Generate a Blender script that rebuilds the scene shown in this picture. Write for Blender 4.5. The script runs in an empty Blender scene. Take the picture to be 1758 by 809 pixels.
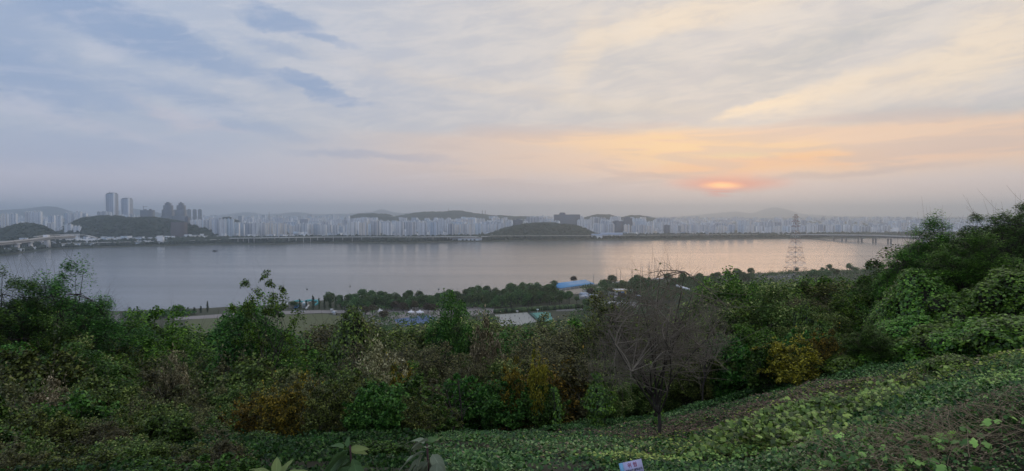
import bpy, bmesh, math, random
import numpy as np
from mathutils import Vector, Matrix
R = math.radians
S = bpy.context.scene
C = S.collection

# ------------------------------------------------------------------ camera
FPX, CX, CY, HOR, EYE = 1130.0, 879.0, 404.5, 370.0, 90.0
PITCH = math.atan((CY - HOR) / FPX)
cd = bpy.data.cameras.new('camera')
cam = bpy.data.objects.new('camera', cd); C.objects.link(cam)
cd.sensor_width = 36; cd.lens = 36 * FPX / 1758
cd.clip_start = 0.05; cd.clip_end = 60000
cam.location = (0, 0, EYE); cam.rotation_euler = (math.pi / 2 - PITCH, 0, 0)
S.camera = cam
S.render.engine = 'CYCLES'
S.cycles.use_denoising = True
S.cycles.max_bounces = 8; S.cycles.diffuse_bounces = 3; S.cycles.glossy_bounces = 3
S.cycles.transmission_bounces = 3; S.cycles.transparent_max_bounces = 8; S.cycles.volume_bounces = 2
S.view_settings.view_transform = 'Standard'; S.view_settings.look = 'None'
S.view_settings.exposure = 0.0; S.view_settings.gamma = 1.0

SUN_AZ, SUN_EL = 17.7, 2.6          # degrees right of straight ahead, above the horizon
HAZE = 1.3e-4

# ------------------------------------------------------------------ node maths
class X:
    nt = None
    def __init__(s, sock): s.s = sock
    @staticmethod
    def m(op, a, b=None, c=None, clamp=False):
        n = X.nt.nodes.new('ShaderNodeMath'); n.operation = op; n.use_clamp = clamp
        for i, v in enumerate((a, b, c)):
            if v is None: continue
            if isinstance(v, X): X.nt.links.new(v.s, n.inputs[i])
            else: n.inputs[i].default_value = v
        return X(n.outputs[0])
    def __add__(s, o): return X.m('ADD', s, o)
    __radd__ = __add__
    def __mul__(s, o): return X.m('MULTIPLY', s, o)
    __rmul__ = __mul__
    def __sub__(s, o): return X.m('SUBTRACT', s, o)
    def __rsub__(s, o): return X.m('SUBTRACT', o, s)
    def __truediv__(s, o): return X.m('DIVIDE', s, o)
    def clamp(s): return X.m('ADD', s, 0.0, clamp=True)
    def pow(s, p): return X.m('POWER', s, p)
def step(x, a, b):
    n = X.nt.nodes.new('ShaderNodeMapRange'); n.interpolation_type = 'SMOOTHSTEP'
    X.nt.links.new(x.s, n.inputs[0])
    if a < b: n.inputs[1].default_value, n.inputs[2].default_value, n.inputs[3].default_value, n.inputs[4].default_value = a, b, 0, 1
    else: n.inputs[1].default_value, n.inputs[2].default_value, n.inputs[3].default_value, n.inputs[4].default_value = b, a, 1, 0
    return X(n.outputs[0])
def comb(x, y, z):
    n = X.nt.nodes.new('ShaderNodeCombineXYZ')
    for i, v in enumerate((x, y, z)):
        if isinstance(v, X): X.nt.links.new(v.s, n.inputs[i])
        else: n.inputs[i].default_value = v
    return n.outputs[0]
def noise(vec, scale, detail=3.0, rough=0.5, dist=0.0):
    n = X.nt.nodes.new('ShaderNodeTexNoise')
    if vec is not None: X.nt.links.new(vec, n.inputs['Vector'])
    n.inputs['Scale'].default_value = scale; n.inputs['Detail'].default_value = detail
    n.inputs['Roughness'].default_value = rough; n.inputs['Distortion'].default_value = dist
    return X(n.outputs['Fac'])
def mixc(f, a, b, mode='MIX'):
    n = X.nt.nodes.new('ShaderNodeMix'); n.data_type = 'RGBA'; n.blend_type = mode
    if isinstance(f, X): X.nt.links.new(f.s, n.inputs[0])
    else: n.inputs[0].default_value = f
    for i, v in ((6, a), (7, b)):
        if isinstance(v, tuple): n.inputs[i].default_value = (*v[:3], 1)
        else: X.nt.links.new(v, n.inputs[i])
    return n.outputs[2]
def srgb(r, g, b):
    f = lambda c: (c / 255 / 12.92) if c / 255 <= 0.04045 else ((c / 255 + 0.055) / 1.055) ** 2.4
    return (f(r), f(g), f(b))

# ------------------------------------------------------------------ world: evening sky under thin cloud
w = bpy.data.worlds.new('World'); S.world = w; w.use_nodes = True
nt = w.node_tree; nt.nodes.clear(); X.nt = nt
tc = nt.nodes.new('ShaderNodeTexCoord')
sep = nt.nodes.new('ShaderNodeSeparateXYZ'); nt.links.new(tc.outputs['Generated'], sep.inputs[0])
dx, dy, dz = X(sep.outputs[0]), X(sep.outputs[1]), X(sep.outputs[2])
az = X.m('ARCTAN2', dx, dy) * (180 / math.pi)
el = X.m('ARCSINE', dz) * (180 / math.pi)
cl = comb(dx / (X.m('MAXIMUM', dz, 0.0) + 0.10), dy / (X.m('MAXIMUM', dz, 0.0) + 0.10), 0.0)
n_big = noise(cl, 0.55, 5, 0.55, 0.6)
n_mid = noise(cl, 1.9, 5, 0.6, 0.8)
streak = noise(comb(az * 0.035, el * 0.30, 0.3), 2.2, 5, 0.55, 0.5)
wob1 = (noise(comb(az * 0.09, el * 0.2, 1.7), 2.0, 8, 0.66) - 0.5) * 7.0
ero = noise(comb(az * 0.13 - el * .05, el * 0.30 + az * .05, 2.2), 3.0, 8, 0.68, 0.4) - 0.5
wisp = noise(comb(az * 0.06 + el * 0.10, el * 0.30 - az * 0.05, 6.6), 2.6, 9, 0.66, 0.5)
wob2 = (noise(comb(az * 0.09, el * 0.2, 5.1), 2.0, 8, 0.66) - 0.5) * 3.6
wob2s = (noise(comb(az * 0.11, el * 0.3, 9.1), 2.0, 4, 0.6) - 0.5) * 1.5
def A(px): return math.degrees(math.atan((px - CX) / FPX))
def E(px, py): return math.degrees(math.atan((HOR - py) / FPX * math.cos(math.radians(A(px)))))
def blob(px, py, rx, ry, rot=0.0, soft=0.6, w1=1.0, w2=1.0):
    """soft patch of sky round a bearing; rx, ry in the same units as px"""
    k = 57.3 / FPX
    ca, sa = math.cos(R(rot)), math.sin(R(rot))
    u = (az + wob1 * w1) - A(px); v = (el + wob2 * w2) - E(px, py)
    uu = (u * ca + v * sa) * (1 / (rx * k)); vv = (v * ca - u * sa) * (1 / (ry * k))
    r = X.m('SQRT', uu * uu + vv * vv) + ero * (1.1 * w1)
    return step(r, 1.0 + soft, 1.0 - soft)
warm = step(az, -34, 12) * step(az, 150, 70)
low = mixc(warm, srgb(207, 202, 214), srgb(234, 214, 205))
mid = mixc(warm, srgb(178, 187, 202), srgb(208, 203, 200))
top = mixc(warm, srgb(176, 188, 206), srgb(216, 210, 204))
e1 = step(el, 0.5, 7.5); e2 = step(el, 7, 17)
low = mixc(step(el, 0.1, 2.2), mixc(warm, srgb(226, 220, 228), srgb(250, 232, 220)), low)
col = mixc(e2, mixc(e1, low, mid), top)
# broad cloud texture
col = mixc(step(n_big, 0.42, 0.66) * 0.38 * step(el, 2, 9), col, mixc(warm, srgb(156, 176, 208), srgb(190, 190, 192)))
col = mixc(step(n_mid, 0.5, 0.72) * 0.25 * step(el, 3, 10), col, mixc(warm, srgb(196, 200, 212), srgb(236, 222, 202)))
BL = srgb(138, 161, 194)
for (px, py, rx, ry, rot, soft, f) in (
        (215, 48, 120, 34, -14, .5, .85), (350, 95, 120, 20, -17, .5, .7), (60, 140, 110, 36, -8, .6, .7), (20, 60, 60, 60, 0, .8, .6),
        (485, 40, 62, 18, -8, .4, .85), (560, 68, 60, 8, -12, .5, .6), (520, 145, 52, 13, -14, .4, .9), (580, 170, 52, 9, -8, .5, .7),
        (330, 165, 90, 14, -12, .7, .55), (380, 212, 130, 10, -6, .8, .45), (650, 268, 120, 7, -2, .7, .5), (470, 85, 50, 9, -12, .6, .5), (110, 250, 160, 26, 0, .8, .35)):
    col = mixc(blob(px, py, rx, ry, rot, soft, .8, .8) * f, col, BL)
col = mixc(blob(330, 205, 80, 9, -14, .8) * .5, col, srgb(206, 200, 206))
col = mixc(blob(160, 215, 120, 9, -12, .8) * .4, col, srgb(196, 196, 208))
GR = srgb(186, 188, 190)
for (px, py, rx, ry, rot, f) in ((1350, 100, 120, 26, 14, .75), (1080, 190, 130, 26, -4, .6), (1080, 110, 90, 40, -10, .35), (1600, 195, 190, 14, 2, .7),
                                  (1480, 60, 120, 14, 20, .5), (1330, 150, 90, 14, 10, .6)):
    col = mixc(blob(px, py, rx, ry, rot, .7, .8, .8) * f, col, GR)
CRM = srgb(250, 228, 196)
for (px, py, rx, ry, rot, f) in ((1100, 55, 110, 18, 12, .4), (1200, 25, 160, 22, 6, .4), (1290, 190, 60, 8, 12, .75), (1380, 168, 110, 13, 14, .55),
                                  (1560, 130, 170, 26, 12, .35), (1700, 70, 110, 40, 30, .45), (1000, 90, 26, 60, -20, .35), (900, 160, 260, 14, -8, .2)):
    col = mixc(blob(px, py, rx, ry, rot, .7, .6, .6) * f, col, CRM)
col = mixc(step(wisp, .44, .68) * .30 * step(el, 3, 9), col, mixc(warm, srgb(212, 212, 222), srgb(240, 228, 212)))
col = mixc(step(wisp, .54, .34) * .30 * step(el, 3, 9), col, mixc(warm, srgb(160, 176, 204), srgb(188, 188, 194)))
# sunset band and the veiled sun
band = step(el + wob2s * 0.5, 7.6, 6.5) * step(el + wob2s, 2.2, 4.6) * step(az, -22, 12)
col = mixc(band * (0.55 + streak * 0.9).clamp() * 0.75, col, srgb(250, 208, 170))
for (px, py, rx, ry, rot, soft, f, c) in (
        (1230, 262, 170, 26, -5, .8, .95, (255, 212, 150)), (1290, 282, 150, 13, 3, .8, .9, (255, 196, 142)), (1060, 248, 150, 10, -4, .8, .6, (253, 214, 170)),
        (1275, 268, 45, 5, 0, .8, .8, (255, 224, 150)), (1500, 278, 190, 10, 4, .8, .4, (246, 200, 168)), (1240, 306, 70, 10, 0, .9, .45, (253, 178, 140))):
    col = mixc(blob(px, py, rx, ry, rot, soft, .5, .4) * f, col, srgb(*c))
col = mixc(step(streak, 0.46, 0.62) * step(el, 8.2, 7.4) * step(el, 1.5, 3) * step(az, -20, 5) * 0.55, col, srgb(204, 186, 180))
col = mixc(blob(1420, 300, 150, 5, 4, .7, .5, .4) * .6, col, srgb(196, 178, 176))
col = mixc(blob(1130, 300, 110, 4, -7, .7, .5, .4) * .5, col, srgb(200, 178, 174))
slit = noise(comb(az * 0.1, el * 2.4, 3.3), 3.0, 3, 0.6)
col = mixc(blob(1250, 317, 66, 9.5, 0, .9, .2, .12) * 0.9, col, srgb(255, 150, 112))
col = mixc(blob(1234, 331, 20, 6, 0, .8, .1, .1) * step(slit, .42, .56) * 0.8, col, srgb(255, 130, 96))
col = mixc(blob(1241, 319, 22, 4.2, 0, 1.0, .10, .10) * 0.9, col, (2.2, 1.0, 0.28))
col = mixc(step(dy, 0.1, -0.6) * 0.8, col, srgb(196, 208, 236))
sky = nt.nodes.new('ShaderNodeTexSky'); sky.sky_type = 'NISHITA'; sky.sun_disc = False
sky.sun_elevation = R(SUN_EL); sky.sun_rotation = R(SUN_AZ); sky.altitude = 90; sky.dust_density = 3.0
mul = mixc(1.0, col, (10.3, 10.2, 10.3), 'MULTIPLY')
scl = mixc(1.0, sky.outputs[0], (0.06, 0.07, 0.09), 'MULTIPLY')
add = mixc(1.0, mul, scl, 'ADD')
bg = nt.nodes.new('ShaderNodeBackground'); bg.inputs[1].default_value = 0.1
nt.links.new(add, bg.inputs[0])
wo = nt.nodes.new('ShaderNodeOutputWorld'); nt.links.new(bg.outputs[0], wo.inputs[0])
w.cycles.sampling_method = 'MANUAL'; w.cycles.sample_map_resolution = 512

sl = bpy.data.lights.new('sun', 'SUN'); sl.energy = 0.12; sl.angle = R(20); sl.color = (1.0, 0.62, 0.38)
sun = bpy.data.objects.new('sun', sl); C.objects.link(sun)
sv = Vector((math.sin(R(SUN_AZ)) * math.cos(R(SUN_EL)), math.cos(R(SUN_AZ)) * math.cos(R(SUN_EL)), math.sin(R(SUN_EL))))
sun.rotation_euler = sv.to_track_quat('Z', 'Y').to_euler()

# ------------------------------------------------------------------ helpers
def tag(o, label=None, cat=None, group=None, kind=None):
    if label: o['label'] = label
    if cat: o['category'] = cat
    if group: o['group'] = group
    if kind: o['kind'] = kind
    return o
ORD = ['first', 'second', 'third', 'fourth', 'fifth', 'sixth', 'seventh', 'eighth', 'ninth', 'tenth', 'eleventh', 'twelfth', 'thirteenth', 'fourteenth', 'fifteenth', 'sixteenth', 'seventeenth', 'eighteenth', 'nineteenth', 'twentieth']
def in_order(objs, fmt):
    """labels by place from the left; fmt holds {} for the ordinal"""
    objs = sorted(objs, key=lambda o: o.location.x / o.location.y)
    for i, o in enumerate(objs):
        w_ = 'only' if len(objs) == 1 else 'leftmost' if i == 0 else 'rightmost' if i == len(objs) - 1 else ORD[i] if i < len(ORD) else None
        if w_ is None: continue
        t = fmt.replace('{}', w_)
        if w_ in ('leftmost', 'rightmost', 'only'): t = t.replace(' from the left,', '').replace(' from the left', '')
        o['label'] = t
def empty(name, loc=(0, 0, 0), rz=0.0):
    o = bpy.data.objects.new(name, None); o.location = loc; o.rotation_euler = (0, 0, rz); C.objects.link(o); return o
def link(name, me, parent=None, loc=(0, 0, 0)):
    o = bpy.data.objects.new(name, me); C.objects.link(o)
    if parent: o.parent = parent
    o.location = loc
    return o
def copy_tree(o, kids, name=None):
    c = o.copy(); C.objects.link(c)
    for k in kids:
        q = k.copy(); q.parent = c; C.objects.link(q)
    return c
def meshq(name, V, F, mats, mi=None, smooth=False, uv=None):
    """mesh from numpy verts (n,3) and faces: list/array of equal-length polygons, or list of such arrays"""
    me = bpy.data.meshes.new(name)
    if not isinstance(F, list) or np.ndim(F[0]) == 1: F = [F]
    F = [np.asarray(f, dtype=np.int32) for f in F if len(f)]
    V = np.asarray(V, dtype=np.float32)
    me.vertices.add(len(V)); me.vertices.foreach_set('co', V.ravel())
    loops = np.concatenate([f.ravel() for f in F]); cnt = np.concatenate([np.full(len(f), f.shape[1], dtype=np.int32) for f in F])
    me.loops.add(len(loops)); me.loops.foreach_set('vertex_index', loops)
    st = np.zeros(len(cnt), dtype=np.int32); st[1:] = np.cumsum(cnt)[:-1]
    me.polygons.add(len(cnt)); me.polygons.foreach_set('loop_start', st); me.polygons.foreach_set('loop_total', cnt)
    if smooth: me.polygons.foreach_set('use_smooth', np.ones(len(cnt), dtype=bool))
    for m in (mats if isinstance(mats, (list, tuple)) else [mats]): me.materials.append(m)
    if mi is not None: me.polygons.foreach_set('material_index', np.asarray(mi, dtype=np.int32))
    if uv is not None:
        l = me.uv_layers.new(name='UVMap'); l.data.foreach_set('uv', np.asarray(uv, dtype=np.float32).ravel())
    me.update(calc_edges=True)
    return me
class MB:
    """collects simple solids into one mesh"""
    def __init__(s): s.V = []; s.F4 = []; s.F3 = []; s.m4 = []; s.m3 = []; s.n = 0
    def add(s, V, F4=(), F3=(), mi=0):
        b = s.n; s.V += [tuple(v) for v in V]; s.n += len(V)
        s.F4 += [[i + b for i in f] for f in F4]; s.m4 += [mi] * len(F4)
        s.F3 += [[i + b for i in f] for f in F3]; s.m3 += [mi] * len(F3)
    def box(s, x0, x1, y0, y1, z0, z1, mi=0, M=None):
        V = [Vector(p) for p in ((x0, y0, z0), (x1, y0, z0), (x1, y1, z0), (x0, y1, z0), (x0, y0, z1), (x1, y0, z1), (x1, y1, z1), (x0, y1, z1))]
        if M: V = [M @ v for v in V]
        s.add(V, [(0, 3, 2, 1), (4, 5, 6, 7), (0, 1, 5, 4), (1, 2, 6, 5), (2, 3, 7, 6), (3, 0, 4, 7)], mi=mi)
    def bar(s, a, b, r0, r1=None, n=4, mi=0, flat=None):
        a, b = Vector(a), Vector(b); r1 = r0 if r1 is None else r1
        d = (b - a).normalized(); u = d.orthogonal().normalized(); v = d.cross(u)
        V = []
        for p, r in ((a, r0), (b, r1)):
            for k in range(n):
                t = 2 * math.pi * (k + .5) / n
                V.append(p + u * math.cos(t) * r + v * math.sin(t) * r)
        s.add(V, [(k, (k + 1) % n, n + (k + 1) % n, n + k) for k in range(n)], [(0, k + 1, k) for k in range(1, n - 1)] + [(n, n + k, n + k + 1) for k in range(1, n - 1)], mi=mi)
    def mesh(s, name, mats, smooth=False):
        F = []; mi = []
        if s.F4: F.append(s.F4); mi += s.m4
        if s.F3: F.append(s.F3); mi += s.m3
        return meshq(name, s.V, F, mats, mi, smooth)

def ray(px, py):
    u = (px - CX) / FPX; v = (CY - py) / FPX
    return Vector((u, math.cos(PITCH) + v * math.sin(PITCH), v * math.cos(PITCH) - math.sin(PITCH)))
def P(px, py, Y):
    d = ray(px, py); return Vector((0, 0, EYE)) + d * (Y / d.y)
def G(px, py, z=0.0):
    d = ray(px, py); return Vector((0, 0, EYE)) + d * ((z - EYE) / d.z)

# ------------------------------------------------------------------ materials
def mat(name):
    m = bpy.data.materials.new(name); m.use_nodes = True; X.nt = m.node_tree
    return m, m.node_tree, m.node_tree.nodes['Principled BSDF']
def plain(name, c, rough=0.7, metal=0.0, var=0.12, scale=1.0):
    m, nt, b = mat(name)
    tc = nt.nodes.new('ShaderNodeTexCoord')
    f = noise(tc.outputs['Object'], scale, 4, 0.6)
    k = mixc(f, tuple(x * (1 - var) for x in c), tuple(min(1, x * (1 + var)) for x in c))
    nt.links.new(k, b.inputs['Base Color'])
    b.inputs['Roughness'].default_value = rough; b.inputs['Metallic'].default_value = metal
    return m
def leafmat(name, cols, rough=0.5, trans=0.28, patch=None, pscale=0.5, spec=0.22):
    """leaf colours: cols = list of (position, colour) over a random value per leaf, shifted per plant and by soft patches"""
    m, nt, b = mat(name)
    g = nt.nodes.new('ShaderNodeNewGeometry'); oi = nt.nodes.new('ShaderNodeObjectInfo'); tc = nt.nodes.new('ShaderNodeTexCoord')
    r = X(g.outputs['Random Per Island'])
    f = noise(tc.outputs['Object'], pscale, 3, 0.6)
    v = (r * 0.62 + X(oi.outputs['Random']) * 0.22 + (f - 0.5) * 0.9 + 0.08).clamp()
    cr = nt.nodes.new('ShaderNodeValToRGB'); nt.links.new(v.s, cr.inputs[0])
    e = cr.color_ramp.elements
    e[0].position, e[0].color = cols[0][0], (*cols[0][1], 1)
    e[1].position, e[1].color = cols[-1][0], (*cols[-1][1], 1)
    for p, c in cols[1:-1]:
        q = e.new(p); q.color = (*c, 1)
    out = cr.outputs[0]
    hs = nt.nodes.new('ShaderNodeHueSaturation'); nt.links.new(out, hs.inputs['Color']); hs.inputs['Saturation'].default_value = 1.18
    nt.links.new((X(oi.outputs['Random']) * 0.06 + 0.47).s, hs.inputs['Hue'])
    nt.links.new((r.pow(1.6) * 1.9 + X(oi.outputs['Random']) * 0.75 + 0.58).s, hs.inputs['Value'])
    out = hs.outputs[0]
    nt.links.new(out, b.inputs['Base Color']); b.inputs['Roughness'].default_value = rough
    b.inputs['Specular IOR Level'].default_value = spec
    tr = nt.nodes.new('ShaderNodeBsdfTranslucent'); nt.links.new(out, tr.inputs[0])
    mx = nt.nodes.new('ShaderNodeMixShader'); mx.inputs[0].default_value = trans
    nt.links.new(b.outputs[0], mx.inputs[1]); nt.links.new(tr.outputs[0], mx.inputs[2])
    nt.links.new(mx.outputs[0], nt.nodes['Material Output'].inputs[0])
    return m
M_DARK = leafmat('dark_green_leaf', [(0, (.018, .040, .013)), (.5, (.040, .082, .023)), (1, (.09, .14, .042))])
M_GREEN = leafmat('green_leaf', [(0, (.022, .05, .012)), (.5, (.048, .098, .022)), (1, (.12, .18, .045))])
M_OLIVE = leafmat('olive_leaf', [(0, (.024, .038, .014)), (.45, (.056, .082, .026)), (.8, (.115, .14, .048)), (1, (.24, .22, .11))])
M_BROWN = leafmat('brown_green_leaf', [(0, (.030, .036, .018)), (.5, (.066, .068, .034)), (.85, (.12, .118, .055)), (1, (.20, .165, .10))])
M_GOLD = leafmat('golden_leaf', [(0, (.034, .045, .016)), (.4, (.08, .08, .025)), (.75, (.18, .14, .038)), (1, (.27, .22, .08))])
M_KUDZU = leafmat('vine_leaf', [(0, (.028, .062, .016)), (.5, (.06, .12, .028)), (1, (.15, .22, .055))], rough=.42, spec=.5)
M_PALE = leafmat('pale_seed_leaf', [(0, (.08, .08, .04)), (.5, (.18, .17, .1)), (1, (.36, .32, .24))])
M_PARK = leafmat('park_leaf', [(0, (.022, .042, .018)), (.5, (.045, .080, .030)), (1, (.085, .12, .045))], trans=.15)
M_PARKB = leafmat('park_leaf_brownish', [(0, (.035, .03, .02)), (.5, (.06, .052, .032)), (1, (.09, .08, .045))], trans=.15)
M_POPLAR = leafmat('poplar_leaf', [(0, (.014, .024, .012)), (.5, (.026, .042, .018)), (1, (.048, .066, .028))], trans=.15)
M_BARK = plain('bark', (.05, .042, .034), .9, scale=6, var=.4)
M_TWIG = plain('grey_twig', (.185, .155, .115), .85, scale=4, var=.45)
M_DEAD = plain('dead_stalk', (.30, .235, .14), .85, scale=6, var=.45)
M_CORE = plain('shade_core_brown', (.03, .03, .018), .95, scale=9, var=.6)  # dark fill colour, paints the shade inside vine mounds
# ------------------------------------------------------------------ terrain
rnd = random.Random(11); nrg = np.random.default_rng(11)
def vnoise(x, y, sc, seed=0):
    """cheap smooth value noise, numpy"""
    x = np.asarray(x, float) / sc + seed * 17.3; y = np.asarray(y, float) / sc + seed * 9.1
    xi = np.floor(x); yi = np.floor(y); fx = x - xi; fy = y - yi
    fx = fx * fx * (3 - 2 * fx); fy = fy * fy * (3 - 2 * fy)
    h = lambda a, b: np.modf(np.abs(np.sin(a * 127.1 + b * 311.7 + seed) * 43758.5453))[0]
    return (h(xi, yi) * (1 - fx) + h(xi + 1, yi) * fx) * (1 - fy) + (h(xi, yi + 1) * (1 - fx) + h(xi + 1, yi + 1) * fx) * fy - 0.5
def hillz(x, y):
    x = np.asarray(x, float); y = np.asarray(y, float)
    yy = np.maximum(y, 0)
    z = EYE - 1.6 - 0.285 * yy - 0.165 * np.maximum(yy - 34.5 - 0.12 * np.clip(x, 0, 40), 0)
    rg = 0.26 * (np.log1p(np.exp(np.clip((x - 6), -30, 30)))) 
    rg = np.minimum(rg, 11) * np.clip(yy / 6, 0, 1)
    z = z + rg - 0.05 * np.maximum(-x - 4, 0) * np.clip(yy / 12, 0, 1)
    z = z + 1.45 * np.exp(-(((x - 6.4) / 3.3) ** 2 + ((y - 7.6) / 2.6) ** 2))
    z = z + 0.5 * vnoise(x, y, 7, 1) + 0.42 * vnoise(x, y, 2.3, 2)
    return np.maximum(z, 4.0 - 0.02 * yy)
def hz(x, y): return float(hillz(x, y))
def HIT(px, py, dmin=2.0, dmax=300):
    d = ray(px, py); t = dmin
    while t < dmax:
        p = Vector((0, 0, EYE)) + d * (t / d.y)
        if p.z <= hz(p.x, p.y): return p
        t += 0.15 if t < 60 else 1.0
    return Vector((0, 0, EYE)) + d * (dmax / d.y)

ML, nt, b = mat('undergrowth_soil')
tcn = nt.nodes.new('ShaderNodeTexCoord')
f = noise(tcn.outputs['Object'], 0.35, 6, .65); f2 = noise(tcn.outputs['Object'], 6, 4, .7)
nt.links.new(mixc(step(f2, .35, .7), mixc(step(f, .4, .6), (.03, .04, .016), (.055, .045, .028)), (.03, .036, .016)), b.inputs['Base Color'])
b.inputs['Roughness'].default_value = 1
xs = np.concatenate([np.arange(-230, -50, 6), np.arange(-50, 60, 1.2), np.arange(60, 260, 6)])
ys = np.concatenate([np.arange(-40, 0, 4), np.arange(0, 62, 1.0), np.arange(62, 320, 6)])
gx, gy = np.meshgrid(xs, ys); V = np.stack([gx, gy, hillz(gx, gy)], -1).reshape(-1, 3)
def gridF(nr, nc):
    i = np.arange(nr * nc).reshape(nr, nc)
    return np.stack([i[:-1, :-1], i[:-1, 1:], i[1:, 1:], i[1:, :-1]], -1).reshape(-1, 4)
tag(link('hillside', meshq('hillside', V, gridF(len(ys), len(xs)), ML, smooth=True)), kind='structure')

S1 = [(-900, 552), (-200, 546), (0, 541), (200, 538), (300, 535), (430, 530), (520, 524), (560, 519), (640, 516), (760, 511), (900, 500), (1000, 494), (1100, 485), (1200, 478), (1300, 473), (1400, 469), (1600, 464), (1760, 461), (2600, 452)]
S2 = [(-900, 452), (-200, 444), (0, 440), (85, 428.5), (200, 424.5), (300, 422), (400, 419.5), (480, 420.5), (520, 417.5), (600, 417), (700, 418), (760, 416), (850, 415), (1000, 413), (1200, 411.5), (1400, 409.5), (1600, 408), (1760, 407), (2600, 405)]
def shore(tab, t, z=0.0):
    px = t * FPX + CX
    y = np.interp(px, [a for a, _ in tab], [b_ for _, b_ in tab])
    v = (CY - y) / FPX
    dyv = math.cos(PITCH) + v * math.sin(PITCH); dzv = v * math.cos(PITCH) - math.sin(PITCH)
    return (z - EYE) / dzv * dyv
PARK = 6.0
ts = np.linspace(-1.45, 1.45, 420)
rows = []
s1 = shore(S1, ts) + 4 * vnoise(ts * 300, ts * 0, 6, 3); s2 = shore(S2, ts) + 16 * vnoise(ts * 300, ts * 0, 5, 4)
prof = []
for k in np.linspace(0, 1, 8): prof.append((150 + (s1 - 30 - 150) * k, np.full_like(ts, PARK)))
prof.append((s1 - 12, np.full_like(ts, 4.0))); prof.append((s1, np.full_like(ts, -.1))); prof.append((s1 + 14, np.full_like(ts, -3.0)))
prof.append((s2 - 25, np.full_like(ts, -3.0))); prof.append((s2, np.full_like(ts, -.1))); prof.append((s2 + 12, np.full_like(ts, 2.5))); prof.append((s2 + 60, np.full_like(ts, 4)))
def landz_rel(dd): return 4 + np.clip((dd - 60) / 60, 0, 1) * 5 + np.clip(dd - 120, 0, 3200) * 0.0105
for dd in (90, 120, 300, 700, 1200, 2000, 3000, 4500, 7000, 10000, 14000, 21000):
    D = s2 + dd; prof.append((D, np.full_like(ts, float(landz_rel(dd)))))
V = np.stack([np.stack([ts * D, D, z], -1) for D, z in prof]).reshape(-1, 3)
MG, nt, b = mat('lowland_ground')
tcn = nt.nodes.new('ShaderNodeTexCoord')
f = noise(tcn.outputs['Object'], 0.012, 5, .6); f2 = noise(tcn.outputs['Object'], 0.08, 5, .7)
nt.links.new(mixc(step(f2, .5, .72), mixc(step(f, .4, .62), (.035, .05, .02), (.055, .06, .03)), (.08, .08, .06)), b.inputs['Base Color'])
b.inputs['Roughness'].default_value = 1
tag(link('ground', meshq('ground', V, gridF(len(prof), len(ts)), MG, smooth=True)), kind='structure')
def landz(x, y):
    t = x / y; s = float(np.interp(t, ts, s2)); dd = y - s
    return float(landz_rel(dd)) if dd > 60 else 3.0

# water
MW, nt, b = mat('river_water')
tcn = nt.nodes.new('ShaderNodeTexCoord')
mp = nt.nodes.new('ShaderNodeMapping'); mp.inputs['Scale'].default_value = (0.25, 1, 1); nt.links.new(tcn.outputs['Object'], mp.inputs[0])
h = noise(mp.outputs[0], 0.05, 6, .65) * 1.0 + noise(mp.outputs[0], 0.5, 3, .6) * 0.18
bp = nt.nodes.new('ShaderNodeBump'); bp.inputs['Strength'].default_value = 0.30; bp.inputs['Distance'].default_value = 0.6
nt.links.new(h.s, bp.inputs['Height']); nt.links.new(bp.outputs[0], b.inputs['Normal'])
b.inputs['Base Color'].default_value = (.075, .085, .09, 1)
slick = noise(comb(0, 0, 0), 1)
mp2 = nt.nodes.new('ShaderNodeMapping'); mp2.inputs['Scale'].default_value = (0.12, 1, 1); nt.links.new(tcn.outputs['Object'], mp2.inputs[0])
nt.links.new((noise(mp2.outputs[0], 0.008, 4, .6) * 0.16 + 0.10).s, b.inputs['Roughness'])
b.inputs['IOR'].default_value = 1.33
tag(link('water', meshq('water', [(-9000, 300, 0), (9000, 300, 0), (9000, 5200, 0), (-9000, 5200, 0)], [[0, 1, 2, 3]], MW)), kind='structure')

# ------------------------------------------------------------------ hills and mountains
MH, nt, b = mat('wooded_hill')
tcn = nt.nodes.new('ShaderNodeTexCoord')
f = noise(tcn.outputs['Object'], 0.03, 6, .75)
nt.links.new(mixc(step(f, .35, .65), (.03, .042, .028), (.06, .072, .045)), b.inputs['Base Color']); b.inputs['Roughness'].default_value = 1
def ridge(name, pts, D, depth, step_px=2.0, bump=0.0, zb=0.0, label=None):
    px = np.arange(pts[0][0], pts[-1][0] + .01, step_px)
    yt = np.interp(px, [a for a, _ in pts], [c for _, c in pts])
    k = np.ones(5) / 5; yp = np.pad(yt, 2, mode='edge'); yt = np.convolve(yp, k, 'valid')
    zt = EYE + (HOR - yt) / FPX * D
    vs = np.linspace(-1, 1, 17)
    VV = []
    for v in vs:
        Dv = D + v * depth
        x = (px - CX) / FPX * (D + v * depth * 0.3)
        f = (1 - v * v) ** 0.8
        endf = np.clip(np.minimum(px - px[0], px[-1] - px) / (4 * step_px), 0, 1)
        z = zb + (zt - zb) * f * endf + bump * (vnoise(x, np.full_like(x, Dv), 14, 5) + .7 * vnoise(x, np.full_like(x, Dv), 45, 6)) * 2 * f
        VV.append(np.stack([x, np.full_like(x, Dv), z], -1))
    V = np.stack(VV).reshape(-1, 3)
    return tag(link(name, meshq(name, V, gridF(len(vs), len(px)), MH, smooth=True)), kind='structure')
ridge('mountain', [(1060, 380), (1130, 375), (1200, 369), (1240, 365), (1262, 363), (1292, 367), (1312, 360), (1328, 355.5), (1345, 359), (1370, 367), (1400, 369), (1440, 371), (1520, 372), (1600, 376), (1680, 380)], 19500, 1200)
ridge('mountain', [(-60, 364), (0, 361), (50, 358), (80, 354), (95, 355), (115, 362), (140, 370), (170, 374)], 10500, 600)
ridge('mountain', [(180, 370), (205, 362), (230, 358), (250, 361), (275, 366), (300, 370)], 10800, 600)
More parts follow.
